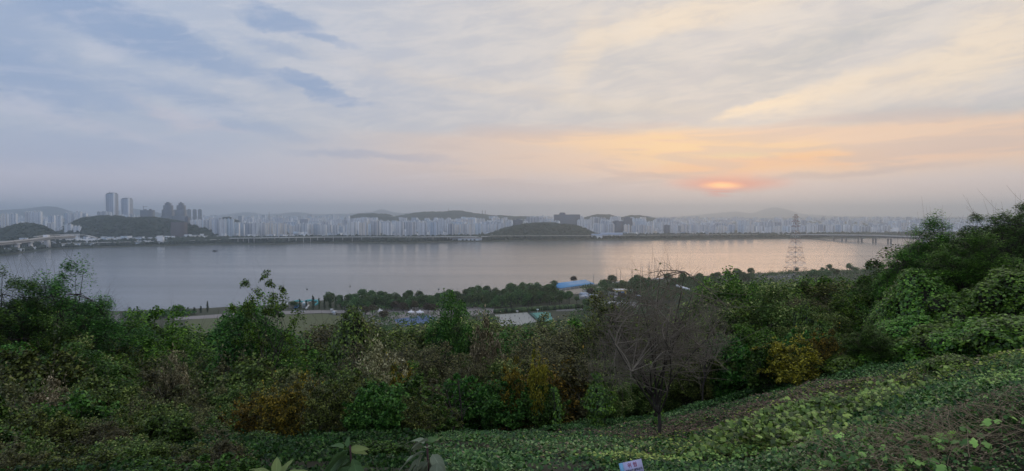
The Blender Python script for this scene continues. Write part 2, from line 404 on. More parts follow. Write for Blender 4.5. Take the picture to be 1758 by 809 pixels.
ridge('mountain', [(360, 372), (400, 367), (425, 364), (450, 368), (480, 367), (510, 364), (540, 368), (600, 367), (640, 364), (656, 358.5), (672, 364), (690, 366), (720, 364), (750, 367), (790, 372)], 15500, 900)
ridge('hill', [(590, 374), (615, 367), (640, 366), (665, 368), (690, 374)], 4700, 200, 1, 3)
ridge('hill', [(670, 373), (700, 367), (730, 363.5), (762, 363.5), (775, 362), (795, 362), (812, 366), (840, 369), (880, 371), (930, 373)], 4900, 300, 1.5, 4)
ridge('hill', [(1000, 374), (1025, 368), (1045, 368), (1062, 373)], 4600, 200, 1, 3)
ridge('hill', [(1062, 374), (1085, 369), (1100, 370), (1120, 374), (1140, 377)], 4500, 200, 1, 3)
ridge('hill', [(1480, 384), (1560, 379), (1640, 374.5), (1700, 373.5), (1780, 373), (1900, 372), (1990, 380)], 7000, 500, 2, 4)
ridge('hill', [(95, 404), (115, 392), (132, 382), (145, 375), (175, 371.5), (200, 372), (230, 375), (262, 374), (285, 377), (310, 381), (350, 388), (390, 402)], 2450, 160, 1, 4)
ridge('hill', [(-90, 400), (-30, 392), (8, 394), (30, 386), (45, 384), (62, 386), (82, 391), (92, 402)], 1950, 90, 1, 3)
ridge('hill', [(828, 405), (846, 400), (862, 394), (885, 388), (905, 385), (935, 383), (965, 385), (990, 388), (1005, 394), (1018, 400), (1034, 405)], 2560, 90, 1, 4)
ridge('hill', [(365, 385), (380, 374), (392, 372), (405, 377), (425, 385)], 3000, 90, 1, 3)

# wooded strip and forests as blobs
ico = bmesh.new(); bmesh.ops.create_icosphere(ico, subdivisions=2, radius=1)
IV = np.array([v.co[:] for v in ico.verts]); IF = np.array([[v.index for v in f_.verts] for f_ in ico.faces]); ico.free()
ico = bmesh.new(); bmesh.ops.create_icosphere(ico, subdivisions=1, radius=1)
IV1 = np.array([v.co[:] for v in ico.verts]); IF1 = np.array([[v.index for v in f_.verts] for f_ in ico.faces]); ico.free()
def blobs(pts, rs, hs, lo=False, seed=0):
    g = np.random.default_rng(seed); iv, if_ = (IV1, IF1) if lo else (IV, IF)
    n = len(pts); N = len(iv)
    V = iv[None] * (1 + g.normal(0, .13, (n, N, 1)))
    V = V * np.stack([rs, rs, hs], -1)[:, None] + pts[:, None]
    return V.reshape(-1, 3), (if_[None] + (np.arange(n) * N)[:, None, None]).reshape(-1, 3)
MF, nt, b = mat('forest_canopy')
tcn = nt.nodes.new('ShaderNodeTexCoord'); gg = nt.nodes.new('ShaderNodeNewGeometry')
f = noise(tcn.outputs['Object'], 0.35, 4, .7)
nt.links.new(mixc(step(f, .35, .65), mixc(X(gg.outputs['Random Per Island']), (.022, .036, .022), (.075, .09, .048)), (.045, .06, .036)), b.inputs['Base Color']); b.inputs['Roughness'].default_value = 1
def strip(px0, px1, dd0, dd1, n, r=6, seed=1, name='forest', label='', hmul=1.0):
    g = np.random.default_rng(seed)
    px = g.uniform(px0, px1, n); t = (px - CX) / FPX; D = np.interp(t, ts, s2) + g.uniform(dd0, dd1, n)
    z = landz_rel(D - np.interp(t, ts, s2)); rr = r * g.uniform(.6, 1.3, n)
    V, F = blobs(np.stack([t * D, D, z + rr * .7 * hmul], -1), rr, rr * 1.0 * hmul, True, seed)
    tag(link(name, meshq(name, V, F, MF)), label, 'forest', kind='stuff')
strip(-60, 330, 20, 200, 560, 5, 2, label='dark riverside trees beneath the twin towers on the far bank')
strip(290, 860, 45, 170, 1500, 6.5, 3, label='dark riverside trees below the pale apartment rows behind the viaduct')
strip(840, 1760, 45, 190, 1900, 6, 4, label='dark riverside trees on the far bank to the right of the wooded hill')
strip(-60, 1760, 10, 50, 1200, 2.6, 5, 'shrub_belt', 'low dark shrubs along the far water edge')
def on_hill(pts, D, depth, n, r, seed, label, zb=0.0):
    g = np.random.default_rng(seed)
    px = g.uniform(pts[0][0] + 4, pts[-1][0] - 4, n); v = g.uniform(-.95, .15, n)
    yt = np.interp(px, [a for a, _ in pts], [c for _, c in pts]); zt = EYE + (HOR - yt) / FPX * D
    endf = np.clip(np.minimum(px - pts[0][0], pts[-1][0] - px) / 4, 0, 1)
    z = zb + (zt - zb) * (1 - v * v) ** .8 * endf; x = (px - CX) / FPX * (D + v * depth * .3)
    rr = r * g.uniform(.6, 1.25, n)
    V, F = blobs(np.stack([x, D + v * depth, z - rr * .1], -1), rr, rr * .9, True, seed)
    tag(link('forest', meshq('forest', V, F, MF)), label, 'forest', kind='stuff')
on_hill([(95, 404), (115, 392), (132, 382), (145, 375), (175, 371.5), (200, 372), (230, 375), (262, 374), (285, 377), (310, 381), (350, 388), (390, 402)], 2450, 160, 1100, 6, 6, 'woods covering the long dark hill below the twin towers')
on_hill([(-90, 400), (-30, 392), (8, 394), (30, 386), (45, 384), (62, 386), (82, 391), (92, 402)], 1950, 90, 400, 5.5, 7, 'woods on the small hill behind the left bridge')
on_hill([(828, 405), (846, 400), (862, 394), (885, 388), (905, 385), (935, 383), (965, 385), (990, 388), (1005, 394), (1018, 400), (1034, 405)], 2560, 90, 700, 6, 8, 'woods on the rounded hill in the middle of the far bank')

# ------------------------------------------------------------------ city
MC, nt, b = mat('apartment_facade')
uvn = nt.nodes.new('ShaderNodeUVMap'); sp = nt.nodes.new('ShaderNodeSeparateXYZ'); nt.links.new(uvn.outputs[0], sp.inputs[0])
u_, v_ = X(sp.outputs[0]), X(sp.outputs[1])
bay = X.m('FRACT', u_ / 3.6); flo = X.m('FRACT', v_ / 2.8)
win = step(bay, .16, .2) * step(bay, .84, .8) * step(flo, .28, .34) * step(flo, .84, .78)
stack = X.m('FRACT', u_ / 14.4); shaft = step(stack, .80, .83)
gg = nt.nodes.new('ShaderNodeNewGeometry'); oi = nt.nodes.new('ShaderNodeObjectInfo')
r_ = X.m('FRACT', X(oi.outputs['Random']) * 7.7 + X(gg.outputs['Random Per Island']) * 1.0)
cr = nt.nodes.new('ShaderNodeValToRGB'); nt.links.new(r_.s, cr.inputs[0]); e = cr.color_ramp.elements
e[0].position, e[0].color = 0, (.56, .62, .68, 1); e[1].position, e[1].color = 1, (.80, .80, .78, 1)
for p_, c_ in ((.2, (.78, .78, .76)), (.4, (.30, .33, .37)), (.52, (.62, .74, .82)), (.7, (.80, .72, .60)), (.86, (.38, .48, .58))):
    q = e.new(p_); q.color = (*c_, 1)
cw = mixc(win * .8, mixc(shaft * .55, cr.outputs[0], (.10, .12, .15)), (.10, .12, .15))
nt.links.new(cw, b.inputs['Base Color']); b.inputs['Roughness'].default_value = .6
ME_, nt, b = mat('apartment_end_wall')
gg = nt.nodes.new('ShaderNodeNewGeometry'); oi = nt.nodes.new('ShaderNodeObjectInfo')
r_ = X.m('FRACT', X(oi.outputs['Random']) * 5.3 + X(gg.outputs['Random Per Island']))
nt.links.new(mixc(r_, (.50, .56, .62), (.82, .82, .80)), b.inputs['Base Color'])
MR = plain('flat_roof', (.11, .12, .12), .9)
MDK = plain('dark_curtain_wall', (.07, .085, .11), .35, var=.2, scale=.1)
MDW, nt, b = mat('dark_tower_facade')
uvn = nt.nodes.new('ShaderNodeUVMap'); sp = nt.nodes.new('ShaderNodeSeparateXYZ'); nt.links.new(uvn.outputs[0], sp.inputs[0])
flo = X.m('FRACT', X(sp.outputs[1]) / 3.6); bay = X.m('FRACT', X(sp.outputs[0]) / 6.0)
nt.links.new(mixc(step(flo, .3, .36) * step(bay, .1, .14), (.17, .19, .21), (.06, .075, .10)), b.inputs['Base Color']); b.inputs['Roughness'].default_value = .35

MTW, nt, b = mat('tall_tower_glass')
uvn = nt.nodes.new('ShaderNodeUVMap'); sp = nt.nodes.new('ShaderNodeSeparateXYZ'); nt.links.new(uvn.outputs[0], sp.inputs[0])
flo = X.m('FRACT', X(sp.outputs[1]) / 4.0); bay = X.m('FRACT', X(sp.outputs[0]) / 11.0)
nt.links.new(mixc(step(flo, .3, .36) * step(bay, .12, .16), (.46, .50, .54), (.14, .18, .24)), b.inputs['Base Color']); b.inputs['Roughness'].default_value = .35
class BM_:
    """building mesh with metre UVs; material 0 facade, 1 end wall, 2 roof"""
    def __init__(s): s.V = []; s.F = []; s.m = []; s.uv = []
    def box(s, x0, x1, y0, y1, z0, z1, ends=1, M=None, lo=0):
        b = len(s.V); c = [(x0, y0), (x1, y0), (x1, y1), (x0, y1)]
        for z in (z0, z1):
            for x, y in c:
                p = Vector((x, y, z)); s.V.append(tuple(M @ p if M else p))
        for k, (i, j) in enumerate(((0, 1), (1, 2), (2, 3), (3, 0))):
            L = math.dist(c[i], c[j]); h = z1 - z0
            s.F.append((b + i, b + j, b + 4 + j, b + 4 + i)); s.m.append(ends if k in (1, 3) else lo)
            s.uv += [(0, 0), (L, 0), (L, h), (0, h)]
        s.F.append((b + 4, b + 5, b + 6, b + 7)); s.m.append(2); s.uv += [(0, 0)] * 4
    def mesh(s, name, mats=None): return meshq(name, s.V, [s.F], mats or [MC, ME_, MR], s.m, uv=s.uv)
def slab(w_, d_, h_, shafts=True):
    m = BM_(); m.box(-w_ / 2, w_ / 2, -d_ / 2, d_ / 2, -8, h_)
    huts = []
    n = max(1, round(w_ / 15))
    for k in range(n):
        x = -w_ / 2 + (k + .5) * w_ / n
        if shafts: m.box(x - 1.6, x + 1.6, -d_ / 2 - 1.6, -d_ / 2 + 1, -8, h_ + .6, 1)
        huts.append((x, 0, h_ - .1))
    return m.mesh('wall'), huts
# kit of slab blocks: (width, height) -> meshes
hut = BM_(); hut.box(-2.6, 2.6, -2.6, 2.6, 0, 3.7, 1); HUT = hut.mesh('roof_hut')
KIT = {}
def kit(w_, h_, d_=13):
    k = (round(w_ / 8) * 8 or 8, round(h_ / 5) * 5)
    if k not in KIT: KIT[k] = slab(k[0], d_, k[1])
    return KIT[k]
n_bld = 0
def block(x, y, zt, w_, rz, label, group, name='apartment_block'):
    """place one apartment slab whose roof is at height zt"""
    global n_bld
    gz = landz(x, y); h_ = max(12, zt - gz)
    a, hm = kit(w_, h_); hh = round(h_ / 5) * 5
    o = empty(name, (x, y, zt - hh), rz); link('wall', a, o)
    for q_ in hm: link('roof_hut', HUT, o, q_)
    tag(o, label, 'apartment block', group); n_bld += 1
    return o
def row(px0, px1, yt, D, n, label, group, jit=1.0, rz=0.0, gap=.84, seed=0):
    g = random.Random(seed + int(px0)); jit = jit * 1.5; row_ = []
    for k in range(n):
        px = px0 + (px1 - px0) * (k + .5) / n
        w_ = (px1 - px0) / n / FPX * D * gap
        DD = D + g.uniform(-30, 30)
        z = EYE + (HOR - (yt + g.uniform(-jit, jit))) / FPX * DD
        row_.append(block((px - CX) / FPX * DD, DD, z, w_, rz + g.uniform(-.04, .04), label, group))
    in_order(row_, '{} ' + label + ', counted from the left' if len(label.split()) < 12 else '{} ' + label)
row(327, 402, 377.5, 2400, 6, 'tall pale apartment block in the row right of the brown office cube', 'tall riverside row by the office cube', .8, .25)
row(403, 420, 384, 2440, 2, 'low apartment block right of the tall pale riverside row', 'low blocks right of the tall row', .5)
row(421, 492, 383.5, 2380, 6, 'cream and white apartment block standing above the viaduct at its left end', 'cream riverside row above the viaduct', .6, .2)
row(497, 560, 386, 2600, 6, 'lower white apartment block behind the trees left of the long riverside row', 'lower white blocks behind the viaduct', 1.5)
row(561, 592, 388, 2550, 3, 'low white block at the left end of the long riverside row', 'low white blocks left of the long row', 1.5)
row(594, 756, 381.5, 2350, 8, 'pale apartment block in the long riverside row behind the viaduct', 'long riverside row', .8, .05)
row(768, 826, 384.5, 2430, 5, 'white apartment block in the short row right of the long riverside row', 'short white riverside row', .8, .3)
row(828, 880, 384, 2650, 4, 'white block behind the left foot of the wooded hill', 'white blocks left of the wooded hill', 2)
row(1004, 1056, 384.5, 2640, 4, 'large pale apartment block just right of the wooded hill', 'pale blocks right of the wooded hill', .8, .2)
row(1070, 1122, 387, 2690, 4, 'pale low apartment block beside the dark square tower', 'pale blocks beside the dark towers', .6)
row(1150, 1296, 386.5, 2700, 9, 'evenly spaced white apartment block in the right-hand riverside row', 'evenly spaced right-hand riverside row', .6, -.15, .66)
row(1298, 1400, 389, 2830, 7, 'small pale apartment block behind the pylon', 'small pale blocks behind the pylon', .8)
row(1402, 1478, 387, 2860, 5, 'pale apartment block above the left end of the right-hand bridge', 'pale blocks above the right-hand bridge', .8)
row(1480, 1560, 388, 3000, 5, 'hazy pale block above the middle of the right-hand bridge', 'hazy blocks above the bridge middle', 1.5)
row(1560, 1650, 385, 3000, 6, 'hazy pale block behind the white bridge pier', 'hazy blocks behind the white pier', 1.2)
row(2, 30, 366, 3100, 2, 'grey apartment block at the far left behind the small hill', 'far left grey blocks', 1)
row(44, 72, 364, 3100, 3, 'grey twin-lobed block behind the left bridge', 'grey blocks behind the left bridge', .4)
row(84, 108, 369, 3000, 2, 'dark grey block left of the tall twin towers', 'dark grey blocks left of the towers', 1)
row(112, 150, 365, 3000, 4, 'slim grey apartment tower just left of the long wooded hill', 'slim grey towers left of the long hill', 1.4)
row(8, 140, 388, 2350, 9, 'low white building between the small hill and the long hill', 'low white buildings on the far left bank', 3)
row(168, 192, 364, 3600, 3, 'grey block at the foot of the taller twin tower', 'blocks at the foot of the twin towers', 1)
row(205, 232, 368, 3500, 3, 'white block at the foot of the shorter twin tower', 'blocks at the foot of the shorter tower', 1.5)
# middle distance, each still an object of its own
g = random.Random(5)
bands = [(400, 600, 2800, 3300, 376, 384, 34, 'pale apartment block in the crowded middle distance above the cream riverside row', 'middle distance blocks left'),
         (590, 860, 2700, 3400, 374, 382, 46, 'pale apartment block in the crowded middle distance behind the long riverside row', 'middle distance blocks centre'),
         (830, 960, 2800, 3400, 374, 381, 18, 'pale block in the middle distance left of the big dark office building', 'middle distance blocks by the wooded hill'),
         (1000, 1150, 2900, 3500, 374, 383, 22, 'pale block in the middle distance under the two small hills', 'middle distance blocks under the two hills'),
         (1150, 1400, 2900, 3600, 378, 385, 32, 'hazy pale block in the middle distance behind the evenly spaced row', 'middle distance blocks right'),
         (1400, 1660, 3000, 3800, 379, 386, 24, 'very hazy block in the distance above the right-hand bridge', 'distant blocks above the right-hand bridge')]
for (a0, a1, d0, d1, y0, y1, n, lb, gp) in bands:
    for k in range(n):
        px = a0 + (a1 - a0) * (k + g.random()) / n; D = g.uniform(d0, d1); yt = y1 + (y0 - y1) * (D - d0) / (d1 - d0) + g.choice((-1.5, 0, 1.5, 3, 4.5)) + g.uniform(-.8, .8)
        block((px - CX) / FPX * D, D, EYE + (HOR - yt) / FPX * D, g.choice([16, 24, 40, 56, 72]), g.uniform(-.7, .7), lb, gp)
print('blocks', n_bld)
# the rest of the city beyond: one mass
m = BM_()
g = random.Random(8)
for k in range(2600):
    px = g.uniform(-80, 1850); D = g.uniform(3300, 7600); x = (px - CX) / FPX * D
    base = landz(x, D); h_ = g.choice([8, 8, 10, 12, 14, 18, 24, 36, 46]) * g.uniform(.8, 1.15)
    if 600 < px < 700 or 410 < px < 600: h_ *= 1.1
    if px > 1150: h_ *= .75
    h_ = min(h_, EYE + 14 * D / 4500 - base)
    m.box(-g.uniform(6, 30), g.uniform(6, 30), -7, 7, -5, h_, 1, Matrix.Translation((x, D, base)) @ Matrix.Rotation(g.uniform(-.8, .8), 4, 'Z'))
tag(link('distant_city', m.mesh('distant_city')), 'pale hazy mass of small buildings fading towards the horizon', 'city', kind='stuff')
m = BM_()
for k in range(900):
    px = g.uniform(-60, 1700)
    t = (px - CX) / FPX; D = float(np.interp(t, ts, s2)) + g.uniform(190, 900); x = t * D
    if 860 < px < 1010 or 130 < px < 320: continue
    base = landz(x, D)
    m.box(-g.uniform(5, 14), g.uniform(5, 14), -7, 7, -5, g.uniform(6, 17), 1, Matrix.Translation((x, D, base)) @ Matrix.Rotation(g.uniform(-.8, .8), 4, 'Z'))
for k in range(170):
    px = g.uniform(-60, 330); t = (px - CX) / FPX; D = float(np.interp(t, ts, s2)) + g.uniform(50, 330); x = t * D
    m.box(-g.uniform(4, 12), g.uniform(4, 12), -6, 6, -5, g.uniform(5, 11) if D > 2050 else g.uniform(3, 7), 1, Matrix.Translation((x, D, landz(x, D))) @ Matrix.Rotation(g.uniform(-.8, .8), 4, 'Z'))
tag(link('low_city_buildings', m.mesh('low_city_buildings')), 'jumble of low pale houses between the apartment rows', 'city', kind='stuff')

def building(name, label, cat, px0, px1, yt, D, parts, rz=0.0, mats=None):
    """parts: list of (part name, [(x0,x1,y0,y1,z0,z1) as fractions of width / metres deep / fractions of height])"""
    w_ = (px1 - px0) / FPX * D; x = ((px0 + px1) / 2 - CX) / FPX * D; gz = landz(x, D); h_ = EYE + (HOR - yt) / FPX * D - gz
    o = empty(name, (x, D, gz), rz); tag(o, label, cat)
    for pn, bxs, mm in parts:
        q = BM_()
        for (a0, a1, b0, b1, c0, c1) in bxs: q.box(a0 * w_, a1 * w_, b0, b1, c0 * h_ - (6 if c0 == 0 else 0), c1 * h_, 0)
        link(pn, q.mesh(pn, mm), o)
    return o
DKm = [MDW, MDW, MR]; LTm = [MC, ME_, MR]
MBRN = plain('brown_stone_cladding', (.13, .115, .11), .8, var=.1, scale=.05)
BRm = [MBRN, MBRN, MR]
building('office_building', 'square brown office cube left of the tall pale riverside row', 'building', 297, 318, 382, 2300, [('wall', [(-.5, .5, -16, 16, 0, 1)], BRm), ('roof_parapet', [(-.46, .46, -14, 14, 1, 1.03)], [MR, MR, MR])])
building('office_building', 'narrow dark building against the right side of the brown cube', 'building', 319, 324, 373, 2420, [('wall', [(-.5, .5, -8, 8, 0, 1)], DKm), ('roof_hut', [(-.3, .2, -4, 4, 1, 1.05)], DKm)])
building('office_building', 'big dark wide building with a rooftop block above the wooded hill', 'building', 951, 995, 368.5, 3300, [('wall', [(-.5, .5, -25, 25, 0, 1)], DKm), ('roof_block', [(-.29, -.06, -14, 14, 1, 1.09)], DKm), ('roof_cap', [(-.26, -.09, -10, 10, 1.09, 1.13)], DKm)])
building('office_building', 'dark square block at the left shoulder of the wooded hill', 'building', 881, 897, 377.5, 2700, [('wall', [(-.5, .5, -15, 15, 0, 1)], DKm), ('roof_block', [(-.2, .2, -6, 6, 1, 1.07)], DKm)])
building('office_building', 'dark glass block between the pale blocks right of the hill', 'building', 1052, 1069, 380, 2720, [('wall', [(-.5, .5, -18, 18, 0, 1)], DKm), ('roof_block', [(-.3, .1, -6, 6, 1, 1.05)], DKm)])
building('office_building', 'taller dark stepped tower right of the dark glass block', 'building', 1070, 1086, 373.5, 2900, [('wall', [(-.5, .4, -16, 16, 0, .96)], DKm), ('roof_block', [(-.3, .2, -10, 10, .96, 1.02)], DKm)])
building('office_building', 'small dark slab inside the right-hand white row', 'building', 1140, 1149, 386.5, 2680, [('wall', [(-.5, .5, -12, 12, 0, 1)], DKm), ('roof_block', [(-.2, .2, -4, 4, 1, 1.05)], DKm)])
# two tall twin towers
for (a, b_, yt, D, lb) in ((186, 200, 331, 3800, 'tallest glass tower with an antenna on the left skyline'), (212, 225, 340, 3800, 'second tall glass tower right of the tallest one')):
    parts = [('shaft', [(-.5, .5, -22, 22, 0, .96)], [MTW, MTW, MR]), ('crown', [(-.4, .42, -17, 17, .96, .99), (-.25, .3, -10, 10, .99, 1.0)], DKm), ('corner_fin', [(-.54, -.44, -24, -10, 0, .93), (.42, .54, -24, -10, 0, .985)], [ME_, ME_, MR])]
    if a == 186: parts.append(('antenna', [(-.28, -.24, -1, 1, 1.0, 1.03)], [MR, MR, MR]))
    building('skyscraper', lb, 'skyscraper', a, b_, yt, D, parts)
# stepped towers
for (a, b_, yt, lb, hs) in ((280, 297, 347, 'left one of the two dark stepped pyramid-like towers', 0), (299, 319, 347, 'right one of the two stepped towers with a low left shoulder', 1)):
    o = building('stepped_tower', lb, 'skyscraper', a, b_, yt, 3900, [
        ('lower_tier', [(-.5, .5, -25, 25, 0, .42)], DKm), ('middle_tier', [(-.42 + .12 * hs, .46, -22, 22, .42, .68)], DKm),
        ('upper_tier', [(-.3 + .16 * hs, .4, -18, 18, .68, .86)], DKm), ('top_tier', [(-.2 + .18 * hs, .28, -12, 12, .86, .95), (-.08 + .16 * hs, .14, -7, 7, .95, 1.0)], DKm)])
MRT = plain('round_tower_wall', (.2, .22, .24), .6)
for (cx_, lb) in ((325, 'leftmost of the three slim round-topped towers'), (334.5, 'middle one of the three slim round-topped towers'), (343.5, 'rightmost of the three slim round-topped towers')):
    D = 4300; x = (cx_ - CX) / FPX * D; gz = landz(x, D); zt = EYE + (HOR - 359) / FPX * D; r_ = 3.1 / FPX * D
    o = empty('round_tower', (x, D, gz)); tag(o, lb, 'skyscraper', 'three slim round-topped towers')
    m = MB()
    n = 16
    ring = [(math.cos(2 * math.pi * k / n) * r_, math.sin(2 * math.pi * k / n) * r_) for k in range(n)]
    H_ = zt - gz - r_ * .8
    m.add([(a, b_, -5) for a, b_ in ring] + [(a, b_, H_) for a, b_ in ring], [(k, (k + 1) % n, n + (k + 1) % n, n + k) for k in range(n)])
    link('shaft', m.mesh('shaft', MRT), o)
    m = MB()
    prev = [(a, b_, H_) for a, b_ in ring]
    for f_, hgt in ((.95, .35), (.7, .65), (.3, .8)):
        cur = [(a * f_, b_ * f_, H_ + hgt * r_) for a, b_ in ring]
        m.add(prev + cur, [(k, (k + 1) % n, n + (k + 1) % n, n + k) for k in range(n)]); prev = cur
    m.add(prev, [], [(0, k, k + 1) for k in range(1, n - 1)])
    link('dome', m.mesh('dome', MRT), o)
# tower under construction with crane
o = building('unfinished_tower', 'wide unfinished tower with a crane on top right of the second tall tower', 'building', 244, 263, 361, 3600, [('frame', [(-.5, .5, -18, 18, 0, 1)], DKm), ('roof_core', [(-.3, -.1, -5, 5, 1, 1.05), (.2, .35, -5, 5, 1, 1.07)], DKm)])
x = (247 - CX) / FPX * 3600; zt = EYE + (HOR - 354) / FPX * 3600
o = empty('tower_crane', (x, 3600, EYE + (HOR - 361) / FPX * 3600)); tag(o, 'thin tower crane standing on the unfinished tower', 'crane')
m = MB(); m.bar((0, 0, 0), (0, 0, zt - o.location.z), 1.2); link('mast', m.mesh('mast', MDK), o)
m = MB(); m.bar((-6, 0, zt - o.location.z - 4), (22, 0, zt - o.location.z - 2), .8); link('jib', m.mesh('jib', MDK), o)
# antenna masts on the skyline
MST = plain('pale_steel', (.32, .32, .32), .5, .3)
for (px, yt, yb, D, lb) in ((462, 364, 376, 3400, 'thin antenna mast above the cream riverside row'), (770, 357, 363, 4880, 'thin antenna on top of the long hill'),
                            (828, 361, 370, 5200, 'left one of two hazy chimneys right of the long hill'), (833, 361, 370, 5200, 'right one of two hazy chimneys right of the long hill')):
    a = P(px, yt, D); b_ = P(px, yb, D)
    o = empty('antenna_mast' if px < 800 else 'chimney', (a.x, D, b_.z)); tag(o, lb, 'mast' if px < 800 else 'chimney')
    m = MB(); rr = 1.6 if px < 800 else 3.6
    m.bar((0, 0, -6), (0, 0, (a.z - b_.z) * .75), rr, rr * .8, 6); link('shaft', m.mesh('shaft', MST), o)
    m = MB(); m.bar((0, 0, (a.z - b_.z) * .75), (0, 0, a.z - b_.z), rr * .7, rr * .6, 6); link('tip', m.mesh('tip', MST), o)
# blue domed halls and white roofs on the bank
MBL = plain('blue_grey_roof', (.26, .34, .46), .5); MWH = plain('white_roof', (.7, .7, .68), .6)
def vault(name, label, cat, px0, px1, py, D, hgt, mm, dep=26):
    w_ = (px1 - px0) / FPX * D; x = ((px0 + px1) / 2 - CX) / FPX * D; gz = landz(x, D)
    zt = EYE + (HOR - py) / FPX * D
    o = empty(name, (x, D, gz)); tag(o, label, cat)
    m = MB(); m.box(-w_ / 2 + 1, w_ / 2 - 1, -dep / 2, dep / 2, -4, zt - gz - hgt); link('wall', m.mesh('wall', ME_), o)
    n = 12; m = MB(); V = []
    for s_ in (-w_ / 2, w_ / 2):
        for k in range(n + 1):
            t = math.pi * k / n; V.append((s_, -math.cos(t) * (dep / 2 + 1), zt - gz - hgt + math.sin(t) * hgt))
    m.add(V, [(k, k + 1, n + 2 + k, n + 1 + k) for k in range(n)]); link('roof', m.mesh('roof', mm), o)
vault('sports_hall', 'long hall with a vaulted blue-grey roof right of the wooded hill', 'building', 1030, 1068, 399.5, 2500, 7, MBL, 40)
vault('sports_hall', 'smaller blue-grey vaulted hall beside the long one', 'building', 1015, 1034, 401.5, 2450, 5, MBL, 30)
vault('warehouse', 'long white-roofed shed beside the left bridge ramp', 'building', 98, 165, 411, 1960, 3, MWH, 12)
vault('warehouse', 'small white-roofed building on the bank below the long hill', 'building', 270, 281, 405, 1990, 3, MWH, 10)
vault('warehouse', 'hazy white-roofed hall above the right-hand bridge', 'building', 1530, 1542, 391, 2900, 4, MWH, 20)
vault('warehouse', 'long low riverside centre below the short white row', 'building', 772, 828, 408, 2270, 3, plain('grey_deck', (.3, .28, .27)), 14)

# ------------------------------------------------------------------ bridges and roads
MCO = plain('concrete', (.50, .49, .46), .85, var=.15, scale=.2); MCD = plain('concrete_dark', (.2, .2, .2), .9); MWP = plain('white_pier_paint', (.75, .75, .74), .6)
def deck(name, pts, width, thick, mm, parent, z_off=0.0):
    """ribbon with thickness through 3-D points"""
    V = []; n = len(pts)
    for i, p in enumerate(pts):
        a = Vector(pts[max(i - 1, 0)]); b_ = Vector(pts[min(i + 1, n - 1)]); d = (b_ - a); d.z = 0; d.normalize(); s_ = Vector((-d.y, d.x, 0)) * width / 2
        p = Vector(p) + Vector((0, 0, z_off))
        V += [p - s_, p + s_, p + s_ - Vector((0, 0, thick)), p - s_ - Vector((0, 0, thick))]
    F = []
    for i in range(n - 1):
        for k in range(4): F.append((4 * i + k, 4 * i + (k + 1) % 4, 4 * i + 4 + (k + 1) % 4, 4 * i + 4 + k))
    F += [(0, 1, 2, 3), (4 * n - 4, 4 * n - 3, 4 * n - 2, 4 * n - 1)]
    m = MB(); m.add(V, F); return link(name, m.mesh(name, mm), parent)
def lerp_pts(pts, n):
    out = []
    for i in range(n):
        t = i / (n - 1) * (len(pts) - 1); k = min(int(t), len(pts) - 2); f_ = t - k
        out.append(Vector(pts[k]).lerp(Vector(pts[k + 1]), f_))
    return out
# right-hand bridge
br = empty('river_bridge'); tag(br, 'long hazy road bridge on paired piers at the right', 'bridge')
A0 = P(1300, 402.0, 2750); A1 = P(1400, 402.5, 2560); A2 = P(1500, 403.5, 2240); A3 = P(1595, 407, 1960); A4 = P(1760, 415, 1560)
pts = [A0, A1, A2, A3, A4]
deck('road_deck', lerp_pts(pts, 30), 22, 3.2, MCO, br); deck('girder', lerp_pts(pts, 30), 14, 4.2, MCD, br, -3.4)
deck('parapet', [p + Vector((0, -11, 0)) for p in lerp_pts(pts, 30)], .5, 1.2, MCO, br, 1.2)
for (px, Y) in ((1340, 2670), (1370, 2620), (1432, 2440), (1446, 2400), (1453, 2380), (1474, 2330), (1480, 2310), (1499, 2240), (1504, 2225), (1525, 2165), (1530, 2150), (1640, 1850), (1700, 1700)):
    x = (px - CX) / FPX * Y; m = MB(); m.bar((x, Y, -3), (x, Y, 14), 2.6, 2.6, 8); link('pier', m.mesh('pier', MCD), br)
m = MB(); x = (1590 - CX) / FPX * 1980; m.box(x - 6, x + 6, 1974, 1986, -3, 18); link('pier', m.mesh('pier', MWP), br)
# left bridge
bl = empty('river_bridge'); tag(bl, 'concrete bridge with white piers reaching the far bank at the left edge', 'bridge')
pts = [P(-260, 436, 1180), P(-60, 421, 1420), P(0, 416, 1560), P(50, 411, 1690), P(85, 406.5, 1780), P(125, 404.5, 1930)]
deck('road_deck', lerp_pts(pts, 26), 18, 2.2, MCO, bl); deck('girder', lerp_pts(pts, 26), 13, 5, MCO, bl, -2.4)
deck('parapet', [p + Vector((3, -9, 0)) for p in lerp_pts(pts, 26)], .5, 1.3, MCO, bl, 1.3)
for (px, Y, hh, ww) in ((-90, 1400, 0, 5), (-10, 1540, 0, 5), (29, 1625, 0, 4), (52, 1690, 0, 3)):
    q = P(px, 405, Y); dk = np.interp(px, [-260, -60, 0, 50, 85], [P(-260, 436, 1180).z, P(-60, 421, 1420).z, P(0, 416, 1560).z, P(50, 411, 1690).z, P(85, 406.5, 1780).z]) - 6.8
    m = MB(); m.box(q.x - ww, q.x + ww, Y - 4, Y + 4, -3, dk - 2); m.box(q.x - ww - 3, q.x + ww + 3, Y - 5, Y + 5, dk - 2, dk); link('pier', m.mesh('pier', MWP), bl)
q = P(82, 405, 1768); m = MB()
m.add([(q.x - 5, 1762, -3), (q.x + 5, 1762, -3), (q.x + 5, 1774, -3), (q.x - 5, 1774, -3), (q.x - 9, 1762, 38), (q.x + 1, 1762, 38), (q.x + 1, 1774, 38), (q.x - 9, 1774, 38)], [(0, 3, 2, 1), (4, 5, 6, 7), (0, 1, 5, 4), (1, 2, 6, 5), (2, 3, 7, 6), (3, 0, 4, 7)])
link('pylon', m.mesh('pylon', MWP), bl)
rp = empty('road_ramp'); tag(rp, 'curving concrete ramp leaving the left bridge towards the long hill', 'ramp')
